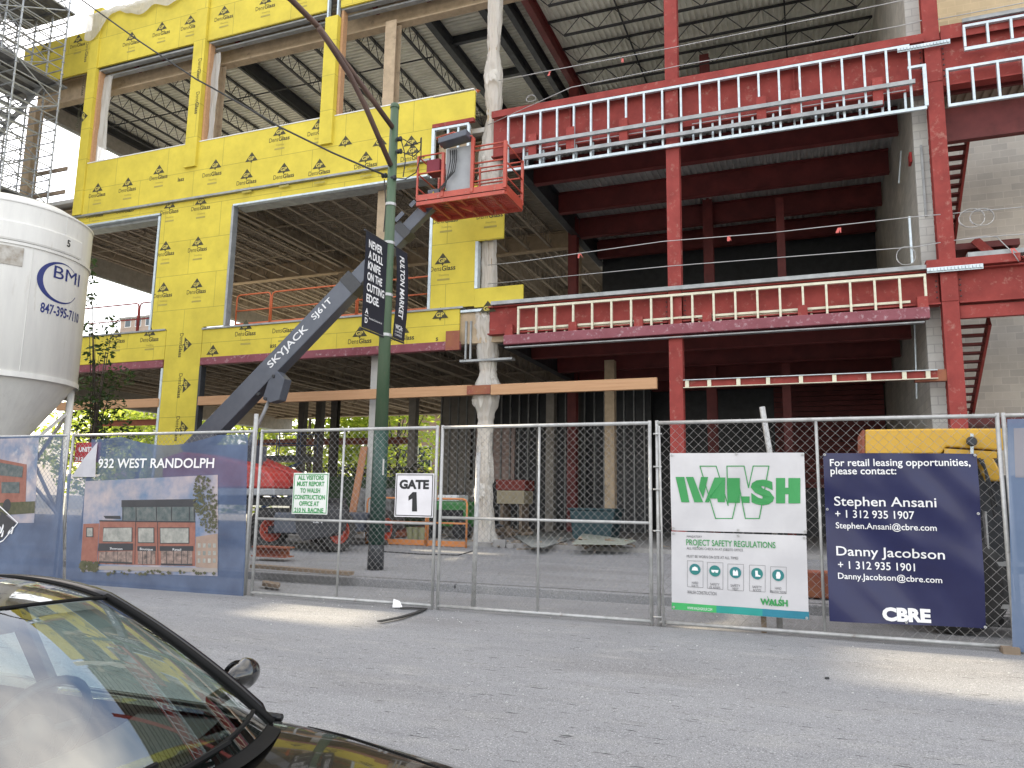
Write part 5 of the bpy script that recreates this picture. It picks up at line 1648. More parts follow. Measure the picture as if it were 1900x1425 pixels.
for i, z in ((6, 12.0), (8, 16.75), (3, 6.15), (10, 19.8)):
    pf = MB()
    for k in range(6):
        x = -28.5 + 0.46 * k
        pf.box(x, x + 0.42, 14.6 if z == 16.75 else 15.2, 19.05, z, z + 0.07)
    for y in (15.4, 17.0, 18.6):
        pf.box(-28.5, -25.7, y, y + 0.08, z - 0.09, z - 0.001)
    pf.build('platform', mat('scaffold_deck', (0.20, 0.20, 0.20), (0.13, 0.13, 0.13), scale=4, rough=0.6, metal=0.3), scf)
for i, z in enumerate((6.2, 9.2, 11.2, 14.0, 16.8, 19.6)):
    fl_ = MB()
    xa_, xb_ = (-29.8, -26.4) if i % 2 else (-26.4, -29.8)
    for y in (16.85, 18.5):
        fl_.bar((xa_, y, z), (xb_, y, z + 2.75), 0.06, 0.24)
    for k in range(11):
        t = (k + .5) / 11
        fl_.box(xa_ + (xb_ - xa_) * t - .13, xa_ + (xb_ - xa_) * t + .13, 16.89, 18.46, z + 2.75 * t, z + 2.75 * t + .04)
    fl_.build('stair_flight', SCF, scf)
for z in (12.6, 13.5):
    MB().box(-27.0, -25.2, 18.95, 19.0, z - 0.35 + .2, z).build('timber_guard', M['plank'], scf)
# ================================================================ TREES
def leaf_mat(name, c1, c2, tr):
    m_ = bpy.data.materials.new(name)
    m_.use_nodes = True
    N, L = m_.node_tree.nodes, m_.node_tree.links
    b = N['Principled BSDF']
    g = N.new('ShaderNodeNewGeometry')
    mx = N.new('ShaderNodeMix')
    mx.data_type = 'RGBA'
    mx.inputs[6].default_value = (*c1, 1)
    mx.inputs[7].default_value = (*c2, 1)
    L.new(g.outputs['Random Per Island'], mx.inputs[0])
    L.new(mx.outputs[2], b.inputs['Base Color'])
    b.inputs['Roughness'].default_value = 0.6
    t = N.new('ShaderNodeBsdfTranslucent')
    L.new(mx.outputs[2], t.inputs['Color'])
    ms = N.new('ShaderNodeMixShader')
    ms.inputs[0].default_value = tr
    L.new(b.outputs[0], ms.inputs[1])
    L.new(t.outputs[0], ms.inputs[2])
    L.new(ms.outputs[0], N['Material Output'].inputs['Surface'])
    return m_
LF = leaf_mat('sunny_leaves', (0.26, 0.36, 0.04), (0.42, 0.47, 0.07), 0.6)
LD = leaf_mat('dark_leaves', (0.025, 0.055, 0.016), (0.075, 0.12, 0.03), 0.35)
BARK = mat('bark', (0.09, 0.07, 0.055), (0.05, 0.04, 0.03), scale=6, rough=0.95, bump=0.6, bscale=18)
def crown_mesh(blobs, n, size):
    mb = MB()
    tot = sum(r ** 2 for c, r in blobs)
    for c, r in blobs:
        for _ in range(int(n * r * r / tot)):
            while True:
                d = V((random.uniform(-1, 1), random.uniform(-1, 1), random.uniform(-1, 1)))
                if 0.05 < d.length < 1:
                    break
            d = d.normalized() * (d.length ** 0.45)
            if noise.noise(V(c) * .7 + d * 2.1) < -0.22:
                continue
            p = V(c) + V((d.x * r, d.y * r, d.z * r * 0.85))
            a, q = V((random.gauss(0, 1), random.gauss(0, 1), random.gauss(0, .6))).normalized(), V((random.gauss(0, 1), random.gauss(0, 1), random.gauss(0, 1)))
            q = a.cross(q).normalized()
            s = size * random.uniform(.6, 1.3)
            mb.add([p - a * s, p + q * s * .45, p + a * s, p - q * s * .45], [(0, 1, 2, 3)])
    return mb
def tree(label, base, h, r, n, size, leaf, group, nb=9, trunk=0.16, blobs=None):
    base = V(base)
    t = thing('tree', label, 'tree', base, group)
    if blobs is None:
        blobs = []
        for k in range(nb):
            a = 2 * pi * k / nb + random.uniform(-.3, .3)
            q = random.uniform(.25, .75) * r
            blobs.append((base + V((q * cos(a), q * sin(a), h * random.uniform(.16, .92))), r * random.uniform(.38, .55)))
    tk = MB()
    top = base + V((random.uniform(-.2, .2), random.uniform(-.2, .2), h * .55))
    mid = base.lerp(top, .5) + V((random.uniform(-.15, .15), random.uniform(-.1, .1), 0))
    tk.tube([base, mid, top, top + V((.1, 0, h * .25))], [trunk, trunk * .8, trunk * .55, trunk * .15], 8)
    for c, rr in blobs:
        s = base.lerp(top, random.uniform(.5, 1))
        tk.tube([s, s.lerp(V(c), .5) + V((0, 0, .2)), V(c)], [trunk * .35, trunk * .22, trunk * .06], 5)
    tk.build('trunk', BARK, t, smooth=True)
    crown_mesh(blobs, n, size).build('crown', leaf, t)
    return t
random.seed(11)
BT = [(172, 800, 47, 'sunlit tree seen behind the leftmost ground floor opening'), (262, 800, 45, 'sunlit tree seen just left of the narrow yellow pier at ground level'), (470, 815, 47, 'sunlit tree seen between the raised boom and the dark rear column'),
      (575, 810, 45, 'sunlit tree seen behind the ground floor right of the dark rear column'), (665, 815, 49, 'sunlit tree seen beside the pale ground floor column'), (735, 815, 47, 'sunlit tree seen right of the green street pole'), (405, 800, 52, 'sunlit tree seen behind the foot of the raised boom')]
for px, py, Y, lab in BT:
    p = at(px, py, Y)
    tree(lab, (p.x, Y, -0.2), random.uniform(10.5, 12.5), random.uniform(4.6, 5.6), 4200, 0.26, LF, 'sunlit trees behind the building', nb=11, trunk=0.2)
# dark ragged tree by the silo
pb_ = at(172, 800, 16.3)
bl_ = [(at(a, q, 16.3) + V((0, random.uniform(-.3, .3), 0)), r) for a, q, r in ((190, 755, .62), (168, 730, .6), (205, 700, .45), (180, 660, .42), (170, 610, .34), (196, 590, .24), (168, 555, .28), (178, 520, .24), (174, 490, .18), (150, 780, .6), (200, 800, .55), (215, 640, .22), (150, 830, .6))]
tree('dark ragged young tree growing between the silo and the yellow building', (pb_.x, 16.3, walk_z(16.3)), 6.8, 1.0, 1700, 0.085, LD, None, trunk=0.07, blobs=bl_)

# ================================================================ FAR BUILDINGS
def far_house(label, x0, x1, y0, y1, z1, m_, wins, wm):
    b_ = thing('far_building', label, 'building', ((x0 + x1) / 2, (y0 + y1) / 2, -.2))
    MB().box(x0, x1, y0, y1, -0.3, z1).build('wall', m_, b_)
    MB().box(x0 - .2, x1 + .2, y0 - .2, y1 + .2, z1, z1 + .3).build('roof', M['concrete'], b_)
    for x, z in wins:
        w_ = MB().box(x, x + 1.3, y0 - .06, y0 - .001, z, z + 1.8).build('window', M['white'], b_)
        MB().box(x + .1, x + 1.2, y0 - .075, y0 - .061, z + .1, z + 1.7).build('pane', wm, w_)
    return b_
GLS = mat('dark_glass', (0.05, 0.07, 0.08), rough=0.1)
p = at(752, 830, 56)
far_house('pinkish house with white windows seen behind the ground floor beside the street pole', p.x - 3.2, p.x + 3.6, 56, 64, 8.5, mat('pink_stucco', (0.42, 0.27, 0.24), rough=0.9), [(p.x - 2.6 + 1.9 * i, 1.2 + 2.9 * j) for i in range(3) for j in range(2)], GLS)
p = at(258, 600, 90)
far_house('distant tan brick building seen through the level two opening left of the wide pier', p.x - 4.0, p.x + 4.5, 90, 100, at(258, 590, 90).z, brick_mat('far_brick', ('X', 'Z'), .5, .25, .02, (.40, .30, .24), (.36, .27, .22), (.4, .36, .32)), [(p.x - 3 + 2.2 * i, at(258, 606, 90).z) for i in range(3)], GLS)

# ================================================================ GUARD RAILS ON THE FLOORS
def railing(label, pts, z, y, m_, cat='guard rail', group='orange guard rails on the open floors', hts=(1.07, .55), posts=True, toe=False, name='guard_rail'):
    r = thing(name, label, cat, (pts[0], y, z), group)
    for a, q in zip(pts, pts[1:]):
        a, q = a + .03, q - .03
        rr = 0.12
        top = [(a, y, z), (a, y, z + hts[0] - rr), (a + .035, y, z + hts[0] - .035), (a + rr, y, z + hts[0]), (q - rr, y, z + hts[0]), (q - .035, y, z + hts[0] - .035), (q, y, z + hts[0] - rr), (q, y, z)]
        MB().tube(top, 0.028, 8).build('rail_frame', M[m_], r, smooth=True)
        MB().tube([(a, y, z + hts[1]), (q, y, z + hts[1])], 0.025, 8).build('mid_rail', M[m_], r, smooth=True)
        if toe:
            MB().box(a, q, y - .01, y + .01, z + .02, z + .16).build('toe_board', M[m_], r)
    return r
xm = at(505, 560, 19.8).x
railing('orange guard rail with rounded corners across the wide level two opening', [-17.6, xm, -12.9, -10.25], 7.03, 19.75, 'orange', hts=(1.12, .58), toe=True)
railing('thin red guard rail across the level two opening left of the wide pier', [-24.8, at(260, 580, 19.8).x, -20.95], 7.05, 19.75, 'red', hts=(1.18, .6))
for lab, x0, x1, z in (('red pipe rail just above the sill of the leftmost upper opening', -24.0, -19.9, 13.78), ('red pipe rail just above the sill of the second upper opening', -19.2, -14.3, 13.80), ('red pipe rail just above the sill of the upper opening beside the wrapped column', -13.7, -8.9, 13.74)):
    mb = MB().tube([(x0, 19.62, z), (x1, 19.62, z + .02)], 0.05, 8).tube([(x0, 19.75, z + .1), (x1, 19.75, z + .1)], 0.02, 6)
    tag(mb.build('pipe_rail', M['orange'], smooth=True), lab, 'rail', 'pipe rails above the upper sills')

# ================================================================ SAFETY CABLES
def cable(label, pts, r=0.012, extra=None):
    mb = MB().tube(pts, r, 5)
    for e in extra or []:
        mb.tube(*e)
    return tag(mb.build('safety_cable', M['rope'], smooth=True), label, 'cable', 'steel safety cables across the red frame')
YC = 19.05
def coil(px, py, rx, rz, y=YC):
    p = at(px, py, y)
    return ([p + V((rx * cos(t * .42), .03 * sin(t), rz * sin(t * .42))) for t in range(0, 26)], 0.008, 5)
cable('upper steel safety cable across level two, with pink flags', [at(905, 492, YC), at(955, 487, YC), at(1230, 448, YC), at(1430, 432, YC), at(1690, 403, YC), at(1745, 398, YC)])
cable('lower steel safety cable across level two, its coil hanging by the block wall', [at(905, 527, YC), at(1240, 494, YC), at(1700, 458, YC), at(1745, 450, YC)], extra=[coil(1681, 475, .20, .22)])
cable('upper steel safety cable across the top level, with pink flags', [at(925, 150, YC), at(1015, 132, YC), at(1250, 88, YC), at(1640, 8, YC), at(1700, -5, YC)])
cable('lower steel safety cable across the top level', [at(905, 232, YC), at(1060, 162, YC), at(1260, 122, YC), at(1670, 48, YC), at(1710, 38, YC)], extra=[coil(985, 183, .14, .10)])
cable('upper steel safety cable right of the right hand red column, with big coils', [at(1768, 396, YC), at(1900, 384, YC), at(2000, 376, YC)], extra=[coil(1803, 405, .26, .22), coil(1822, 403, .24, .2)])
cable('lower steel safety cable right of the right hand red column', [at(1772, 446, YC), at(1860, 437, YC), at(2000, 428, YC)])
cable('thin top level cable crossing the tan blocks at the right edge', [at(1740, 36, YC), at(1900, 5, YC), at(2000, -14, YC)])
cable('slack steel cable with clamps beside the block stair wall', [at(1770, 446, 19.1), at(1830, 438, 19.1), at(1850, 440, 19.1), at(1880, 470, 19.1), at(1890, 485, 19.1)])
FL = mat('flag_tape', (0.62, 0.12, 0.10), rough=0.5)
for px, py, lab in ((1019, 134, 'pink flag tied to the upper top level cable by the roof beam'), (1153, 110, 'pink flag tied to the upper top level cable left of the first red column'), (1074, 472, 'pink flag tied to the level two cable left of the first red column'), (1351, 440, 'small pink flag tied to the level two cable just right of the first red column'), (1556, 424, 'larger pink flag tied to the level two cable in mid bay'), (1877, 462, 'orange flag on the slack cable at the right')):
    p = at(px, py, YC - .02)
    mb = MB()
    for k in range(3):
        a = random.uniform(-.5, .5)
        mb.prism([p + V((-.02 + .02 * k, 0, .02)), p + V((.015 + .02 * k, 0, .02)), p + V((.015 + a * .16 + .02 * k, -.02, -.12)), p + V((-.01 + a * .18 + .02 * k, -.02, -.10))], (0, .004, 0))
    tag(mb.build('marker_flag', FL), lab, 'flag', 'marker flags on the safety cables')
p0, p1 = at(1687, 402, 19.3), at(1690, 492, 19.3)
tag(MB().tube([p0, (p0.x, 19.3, 7.14)], 0.03, 8).build('cable_post', M['galv']), 'short galvanised stanchion holding the level two cables by the block wall', 'post')

# ================================================================ TIMBER HEADERS
a, q = at(358, 745, Y0), at(858, 728, Y0)
tag(MB().box(-18.5, -8.75, Y0 + .02, Y0 + .17, 4.44, 4.73).build('timber_beam', M['wood'], bevel=0.01), 'long new timber beam spanning the ground floor opening left of the plastic wrapped column', 'beam', 'timber beams over the ground floor')
tag(MB().box(-8.15, -3.56, Y0 - .03, Y0 + .12, 4.42, 4.71).build('timber_beam', M['wood'], bevel=0.01), 'new timber beam from the plastic wrapped column to the first red column', 'beam', 'timber beams over the ground floor')
tag(MB().box(-24.9, -20.2, Y0 + .02, Y0 + .17, 4.44, 4.73).build('timber_beam', M['wood'], bevel=0.01), 'timber beam spanning the leftmost ground floor opening behind the dark tree', 'beam', 'timber beams over the ground floor')
tag(MB().box(-8.86, -8.16, Y0 - .04, Y0 + .1, 4.45, 4.70).build('steel_plate', M['rust']), 'short rusty red plate joining the timber beams at the wrapped column', 'plate')

# ================================================================ GROUND FLOOR CONTENTS
F = FLOOR
bw = thing('stud_wall', 'dim ground floor back wall of bare metal studs and plasterboard patches', 'wall', (-9, 29.5, F))
x0, x1 = at(815, 850, 29.5).x, at(1208, 850, 29.5).x
st = MB()
x = x0
while x < x1:
    st.box(x, x + .05, 29.5, 29.6, F, 6.6)
    x += .40
struct(st.build('studs', M['galv_dull'], bw), 'stuff')
for a, q, z0, z1, mm in ((x0, x0 + 1.6, F, 6.4, 'fp_grey'), (x0 + 1.4, x0 + 3.4, 2.4, 4.6, 'fireproof'), (x0 + 4.5, x1, F, 6.5, 'steel_dark')):
    MB().box(a, q, 29.61, 29.7, z0, z1).build('board', M[mm] if mm != 'fireproof' else mat('pink_plasterboard', (.55, .40, .35), (.48, .36, .32), rough=.9), bw)
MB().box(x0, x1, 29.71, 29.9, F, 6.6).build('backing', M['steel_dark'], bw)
for i, (px, y) in enumerate(((1133, 24.0), (1022, 27.5), (765, 28), (558, 30), (590, 30))):
    x = at(px, 850, y).x
    c_ = MB().box(x - .16, x + .16, y - .16, y + .16, F, 6.1)
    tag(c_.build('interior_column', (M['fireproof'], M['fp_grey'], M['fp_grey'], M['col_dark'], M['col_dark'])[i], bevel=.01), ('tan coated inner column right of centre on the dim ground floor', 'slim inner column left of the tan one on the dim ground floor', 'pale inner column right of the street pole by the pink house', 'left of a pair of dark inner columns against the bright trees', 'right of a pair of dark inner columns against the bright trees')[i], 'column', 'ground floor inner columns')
for (a, q, y, lab) in (((176, 775), (300, 795), 30, 'rusty horizontal beam low against the trees left of the narrow pier'), ((470, 812), (760, 828), 31, 'rusty horizontal beam low against the trees behind the lift')):
    p, e = at(*a, y), at(*q, y)
    z = (p.z + e.z) / 2
    tag(MB().ibar((p.x, y, z), (e.x, y, z), .3, .2, .03, .03).build('rail_beam', M['rust']), lab, 'beam')
# far left inner enclosure walls: dark corrugated band
# green dumpster
GD = mat('dumpster_green', (0.030, 0.060, 0.028), (0.05, 0.08, 0.04), scale=2.5, rough=0.7, spots=(.14, .10, .07), spotscale=4, spotpos=(.6, .72))
dp = thing('dumpster', 'long dark green waste container standing behind the lift', 'dumpster', (-14, 24, F))
xa_, xb_ = at(545, 900, 23).x, at(735, 900, 23).x
MB().box(xa_, xb_, 23.0, 25.2, F + .15, F + 1.75).build('container', GD, dp, bevel=.02)
rb_ = MB()
x = xa_ + .1
while x < xb_ - .1:
    rb_.box(x, x + .1, 22.92, 22.999, F + .2, F + 1.7)
    x += .62
rb_.build('ribs', GD, dp)
MB().box(xa_ - .05, xb_ + .05, 22.93, 25.25, F + 1.751, F + 1.86).build('rim', GD, dp)
rub = crown_mesh([(V((xa_ + .8 + .9 * k, 24, F + 1.9)), .55) for k in range(5)], 900, .1)
rub.build('debris_load', mat('debris', (.10, .10, .07), (.05, .06, .04), rough=.95), dp)
for x in (xa_ + .4, xb_ - .4):
    for y in (23.2, 25):
        MB().lathe((x, y, F + .1), [(0, -.05), (.1, -.05), (.1, .05), (0, .05)], 12, 'X').build('wheel', M['black'], dp)
# blue scissor lift
SB = mat('blue_steel', (.02, .05, .12), (.03, .06, .14), rough=.5)
sl = thing('scissor_lift', 'small blue scissor lift standing inside behind the red boom lift hood', 'scissor lift', (-16, 24.5, F))
xa_, xb_ = at(478, 850, 24.5).x, at(556, 850, 24.5).x
zt_, zb_ = at(515, 802, 24.5).z, at(515, 845, 24.5).z
for z in (zt_, (zt_ + zb_) / 2):
    for y in (24.5, 25.6):
        MB().tube([(xa_, y, z), (xb_, y, z)], .025, 6).build('guard_rail', SB, sl)
for x in (xa_, (xa_ + xb_) / 2, xb_):
    for y in (24.5, 25.6):
        MB().tube([(x, y, zb_), (x, y, zt_)], .025, 6).build('rail_post', SB, sl)
MB().box(xa_, xb_, 24.5, 25.6, zb_ - .22, zb_).build('platform', M['steel_dark'], sl)
for k in range(3):
    h0 = F + .7 + (zb_ - .25 - F - .7) * k / 3
    h1 = F + .7 + (zb_ - .25 - F - .7) * (k + 1) / 3
    MB().bar((xa_ + .1, 24.8, h0), (xb_ - .1, 24.8, h1), .06, .1).build('scissor_arm', SB, sl)
    MB().bar((xb_ - .1, 24.95, h0), (xa_ + .1, 24.95, h1), .06, .1).build('scissor_arm', SB, sl)
MB().box(xa_, xb_, 24.5, 25.6, F + .2, F + .7).build('base', M['steel_dark'], sl, bevel=.03)
for x in (xa_ + .25, xb_ - .25):
    for y in (24.5, 25.6):
        MB().lathe((x, y, F + .2), [(0, -.1), (.2, -.1), (.2, .1), (0, .1)], 16, 'Y').build('wheel', M['black'], sl)
# orange rail sections leaning as a pen
YR = 18.6
xa_, xb_ = at(714, 960, YR).x, at(868, 960, YR).x
railing('weathered orange rail section standing on the slab edge behind the gate sign', [xa_ - .6, xa_ + 1.3, xb_], walk_z(YR), YR, 'orange2', group=None, hts=(at(860, 926, YR).z - walk_z(YR), .62), toe=True, name='rail_section')
# green equipment behind the rail
GE = mat('bright_green', (.05, .22, .05), (.035, .16, .04), rough=.5)
eq = thing('green_compressor', 'bright green towable machine behind the orange rail section', 'machine', (-9.6, 20.6, F))
p = at(842, 930, 20.6)
MB().box(p.x - .75, p.x + .6, 20.3, 21.4, F + .35, p.z).build('housing', GE, eq, bevel=.08)
MB().box(p.x - .6, p.x + .45, 20.26, 20.299, F + .5, p.z - .25).build('grille', M['ink'], eq)
MB().box(p.x - .5, p.x + .2, 20.5, 21.2, p.z + .001, p.z + .18).build('hatch', M['white'], eq, bevel=.03)
for x in (p.x - .5, p.x + .4):
    MB().lathe((x, 20.35, F + .28), [(.06, -.09), (.2, -.1), (.28, -.08), (.28, .08), (.2, .1), (0.06, .1)], 20, 'Y').build('wheel', M['black'], eq)
MB().tube([(p.x + .6, 20.8, F + .45), (p.x + 1.5, 20.8, F + .4)], .04, 6).build('tow_bar', M['steel_dark'], eq)
# dark machine and stacked stuff left of it
mk = thing('pallet_stack', 'shadowy pallet of wrapped goods between the pale column and the street pole', 'pallet', (-11, 21.5, F))
p = at(705, 900, 21.5)
MB().box(p.x - .7, p.x + .6, 21.2, 22.2, F + .15, F + 1.45).build('wrapped_goods', mat('shrink_wrap', (.12, .12, .12), (.3, .3, .3), scale=6, rough=.3), mk, bevel=.1)
for k in range(3):
    MB().box(p.x - .75, p.x + .65, 21.15 + .45 * k, 21.3 + .45 * k, F, F + .149).build('pallet_board', M['plank'], mk)
# leaning board on the pale column
a, q = at(666, 828, 19.55), at(652, 945, 19.1)
tag(MB().bar((q.x, 19.0, F + .02), (a.x, 19.85, a.z), .22, .05, up=(0, -1, .3)).build('leaning_board', M['plank_red']), 'brown board leaning against the pale ground floor column', 'board')
# teal bin
tb_ = thing('waste_bin', 'dark teal plastic bin in the gloom behind the right gate leaf', 'bin', (-6.3, 22.5, F))
p, e = at(1056, 946, 22.5), at(1140, 988, 22.5)
MB().prism([(p.x, 22.5, p.z), (e.x, 22.5, p.z), (e.x - .12, 22.5, F), (p.x + .12, 22.5, F)], (0, 1.1, 0)).build('body', mat('teal_plastic', (.012, .05, .06), rough=.5), tb_, bevel=.03)
MB().box(p.x - .04, e.x + .04, 22.45, 23.65, p.z + .001, p.z + .06).build('rim', mat('teal_rim', (.016, .06, .07), rough=.5), tb_, bevel=.01)
# sheets lying on the slab
SH = mat('grey_sheet', (.30, .31, .29), (.24, .25, .23), scale=1.5, rough=.7)
def sheet(label, pts, m_, z0, th=.02, tilt=None):
    P = [atz(a, q, z0 + (tilt[i] if tilt else 0)) for i, (a, q) in enumerate(pts)]
    return tag(MB().prism(P, (0, 0, th)).build('panel_sheet', m_), label, 'sheet', 'loose sheets lying behind the gate')
sheet('large grey sheet lying flat behind the right gate leaf', [(945, 990), (1088, 985), (1062, 1000), (1010, 1016), (985, 1015)], SH, F + .03)
sheet('smaller greenish sheet propped on blocks beside the large grey one', [(1082, 991), (1180, 1004), (1160, 1011), (1062, 1010)], mat('green_grey_sheet', (.33, .35, .29), rough=.7), F + .12, tilt=[.08, .05, 0, 0])
random.seed(3)
for lab, px, py, n, s in (('heap of broken timber and rubble beside the wrapped column foot', 935, 995, 26, .16), ('scatter of rubble on the slab edge by the propped sheet', 1130, 1016, 14, .09)):
    mb = MB()
    c_ = atz(px, py, F)
    for _ in range(n):
        p = c_ + V((random.uniform(-.9, .9), random.uniform(-.5, .5), random.uniform(.02, .18)))
        d = V((random.uniform(-1, 1), random.uniform(-1, 1), random.uniform(-.3, .3))).normalized()
        mb.bar(p - d * s * random.uniform(.5, 2), p + d * s * random.uniform(.5, 2), random.uniform(.03, .12), random.uniform(.02, .09))
    tag(mb.build('rubble_heap', M['plank']), lab, 'rubble')
tag(MB().bar(atz(470, 1050, .24), atz(652, 1064, .20), .20, .06).build('plank', M['plank']), 'long weathered plank lying on the pavement behind the left gate leaf', 'plank')
p, e = atz(372, 1036, .3), atz(543, 1032, .3)
tag(MB().ibar((p.x, 14.0, .36), (-10.55, 14.0, .36), .22, .35, .03, .03).build('steel_beam', M['rust']), 'short red steel beam lying in front of the boom lift wheel', 'beam')
tag(MB().prism([atz(714, 1000, .42), atz(735, 985, .42), atz(790, 978, .5), atz(798, 990, .5)], (0, 0, .12)).build('steel_offcut', M['rust']), 'rusty red steel offcut lying inside the orange rail section', 'offcut')
sv = MB().bar(atz(722, 995, .45), at(712, 962, 19.4), .09, .03)
tag(sv.build('shovel_handle', mat('pale_blue_paint', (.45, .58, .66), rough=.5)), 'pale blue bar propped beside the street pole foot', 'bar')
# hose / cables on the ground
hs = MB().tube([atz(520, 1000, .3), atz(600, 1000, .3), atz(690, 985, .42), atz(740, 990, .42)], .02, 5)
hs.tube([atz(690, 1022, .35), atz(780, 1028, .33), atz(850, 1030, .33), atz(880, 1022, .36)], .014, 5)
tag(hs.build('hose', M['black'], smooth=True), 'thin black hose trailing over the pavement behind the gate', 'hose')
# litter near the gate
pl_ = MB().prism([atz(728, 1127, .02), atz(746, 1127, .02), at(741, 1116, 9.95), at(730, 1112, 9.95)], (0, .01, .005))
tag(pl_.build('paper_scrap', M['white_print']), 'white paper scrap caught under the gate', 'paper')
pts = [atz(703, 1153, .012), atz(740, 1146, .02), atz(775, 1136, .02), atz(789, 1129, .02), atz(765, 1128, .02), atz(742, 1128, .02)]
mb = MB()
for a, q in zip(pts, pts[1:]):
    mb.bar(a, q, .07, .012)
tag(mb.build('rubber_strip', M['black']), 'torn black rubber strip lying on the road under the gate', 'strip')
wp = MB().prism([atz(488, 1083, .05), atz(520, 1088, .05), atz(517, 1092, .05), atz(486, 1087, .05)], (0, 0, .06))
tag(wp.build('wood_scrap', M['plank']), 'small wood scrap on the road behind the left gate leaf', 'scrap')
bt = MB().bar(atz(1533, 1259, road_z(7.6) + .01), atz(1536, 1258, road_z(7.6) + .02), .03, .02)
tag(bt.build('black_scrap', M['black']), 'tiny black scrap on the open road', 'scrap')
dbs = MB()
random.seed(21)
for _ in range(170):
    px, py = random.gauss(950, 120), random.uniform(985, 1022)
    p = atz(px, py, F)
    if not 18.6 < p.y < 24:
        continue
    p.z = (F if p.y > 19.18 else walk_z(p.y)) + .02
    d = V((random.uniform(-1, 1), random.uniform(-1, 1), random.uniform(-.15, .15))).normalized() * random.uniform(.03, .28)
    dbs.bar(p - d, p + d, random.uniform(.02, .09), random.uniform(.015, .04))
struct(dbs.build('site_debris', mat('site_debris', (.34, .27, .20), (.16, .14, .12), scale=3, rough=.9)), 'stuff')
bkc = MB().box(-7.9, -7.55, 19.05, 19.2, .31, .52).box(-7.5, -7.3, 19.0, 19.15, .31, .42)
tag(bkc.build('concrete_chunk', M['concrete'], bevel=.02), 'grey concrete block lying at the slab edge right of the wrapped column', 'block')
gv = MB()
for _ in range(260):
    px, py = random.choice(((random.uniform(480, 860), random.uniform(1090, 1155)), (random.uniform(1050, 1190), random.uniform(1028, 1045)), (random.uniform(850, 1880), random.uniform(1130, 1290))))
    d = ray(px, py)
    p = V((0, 0, EYE)) + d * ((0 - EYE) / d.z)
    zz = road_z(p.y) if p.y < 12.25 else walk_z(p.y) if p.y > 12.45 else .115
    s = random.uniform(.002, .007)
    gv.box(p.x - s, p.x + s * 1.3, p.y - s, p.y + s, zz, zz + s)
struct(gv.build('gravel', mat('white_gravel', (.6, .6, .58), rough=.9)), 'stuff')
# electrical pedestal/lamp near the column and thin pipe in the middle
# ================================================================ YELLOW LOADER
YL = mat('loader_yellow', (.66, .38, .035), (.58, .33, .035), scale=2, rough=.4, spots=(.40, .26, .08), spotscale=10, spotpos=(.66, .74))
Yw = 11.0
ld = thing('wheel_loader', 'yellow wheel loader parked behind the navy banner, only its cowl showing above', 'loader', (2.0, 11.6, 0))
A = lambda a, q: at(a, q, Yw)
bod = MB().prism([A(1605, 797), A(1746, 795), A(1862, 795), A(1864, 836), A(1756, 829), A(1746, 842), A(1605, 843)], (0, 1.1, 0)).build('cowl', YL, ld, bevel=.02)
MB().prism([A(1600, 798), A(1604.5, 798), A(1604.5, 846), A(1600, 846)], (0, 1.1, 0)).build('cowl_edge', M['rust'], ld)
MB().prism([A(1752, 832), A(1850, 838), A(1850, 850), A(1752, 850)], (0.0, .3, 0)).build('recess', YL, ld)
MB().prism([V((p.x, p.y + .25, p.z)) for p in (A(1750, 842.5), A(1862, 837), A(1862, 890), A(1750, 890))], (0, .8, 0)).build('engine_cover', M['steel_dark'], ld)
MB().prism([A(1815, 846), A(1842, 847), A(1866, 893), A(1832, 893)], (0, .24, 0)).build('fender', YL, ld, bevel=.02)
p = A(1800, 820)
MB().lathe((p.x, Yw - .06, p.z), [(0, -.08), (.05, -.08), (.062, -.05), (.05, .03), (0, .05)], 16, 'Y').build('work_lamp', M['steel_dark'], ld)
MB().tube([(p.x, Yw - .03, p.z - .25), (p.x + .02, Yw - .03, p.z + .1)], .02, 6).build('lamp_bracket', M['galv'], ld)
MB().box(A(1640, 900).x, 4.2, Yw + .15, 12.0, .75, 1.95).build('chassis', M['steel_dark'], ld, bevel=.03)
MB().box(A(1620, 950).x, A(1640, 950).x + .2, Yw + .2, 12.0, .6, 2.3).build('counterweight', BD, ld, bevel=.03)
for x in (at(1775, 1100, Yw).x, 3.6):
    for y in (11.15, 12.0):
        w_ = MB().lathe((x, y, .62 if y < 11.6 else .62), [(.3, -.16), (.5, -.18), (.6, -.14), (.62, 0), (.6, .14), (.5, .18), (.3, .16)], 32, 'Y').build('wheel', mat('loader_tyre', (.03, .03, .03), (.06, .058, .055), scale=4, rough=.9), ld)
        MB().lathe((x, y - .01, .62), [(.3, -.1), (.12, -.06), (0, -.1)], 20, 'Y').build('rim', YL, w_)
hz = MB()
for pts in ([(1816, 850), (1828, 870), (1834, 900), (1846, 960)], [(1822, 852), (1836, 895), (1850, 940)]):
    hz.tube([at(a, q, Yw - .05) for a, q in pts], .018, 6)
hz.build('hoses', M['black'], ld)
st_ = MB().box(2.0, 2.35, Yw - .02, Yw + .3, .35, .40).box(2.0, 2.35, Yw - .02, Yw + .3, .85, .9).box(1.98, 2.0, Yw, Yw + .3, .3, 1.5)
st_.build('step', M['pipe_galv'], ld)
# low red barrier and plate behind the banners
p, e = at(1500, 1075, 12.8), at(1545, 1075, 12.8)
tag(MB().prism([(p.x - .4, 12.8, .15), (e.x + .9, 12.8, .15), (e.x + .85, 12.8, .55), (p.x - .35, 12.8, .55)], (0, .3, 0)).build('barrier', M['rust'], bevel=.03), 'low rusty red barrier seen between the white and navy banners', 'barrier')

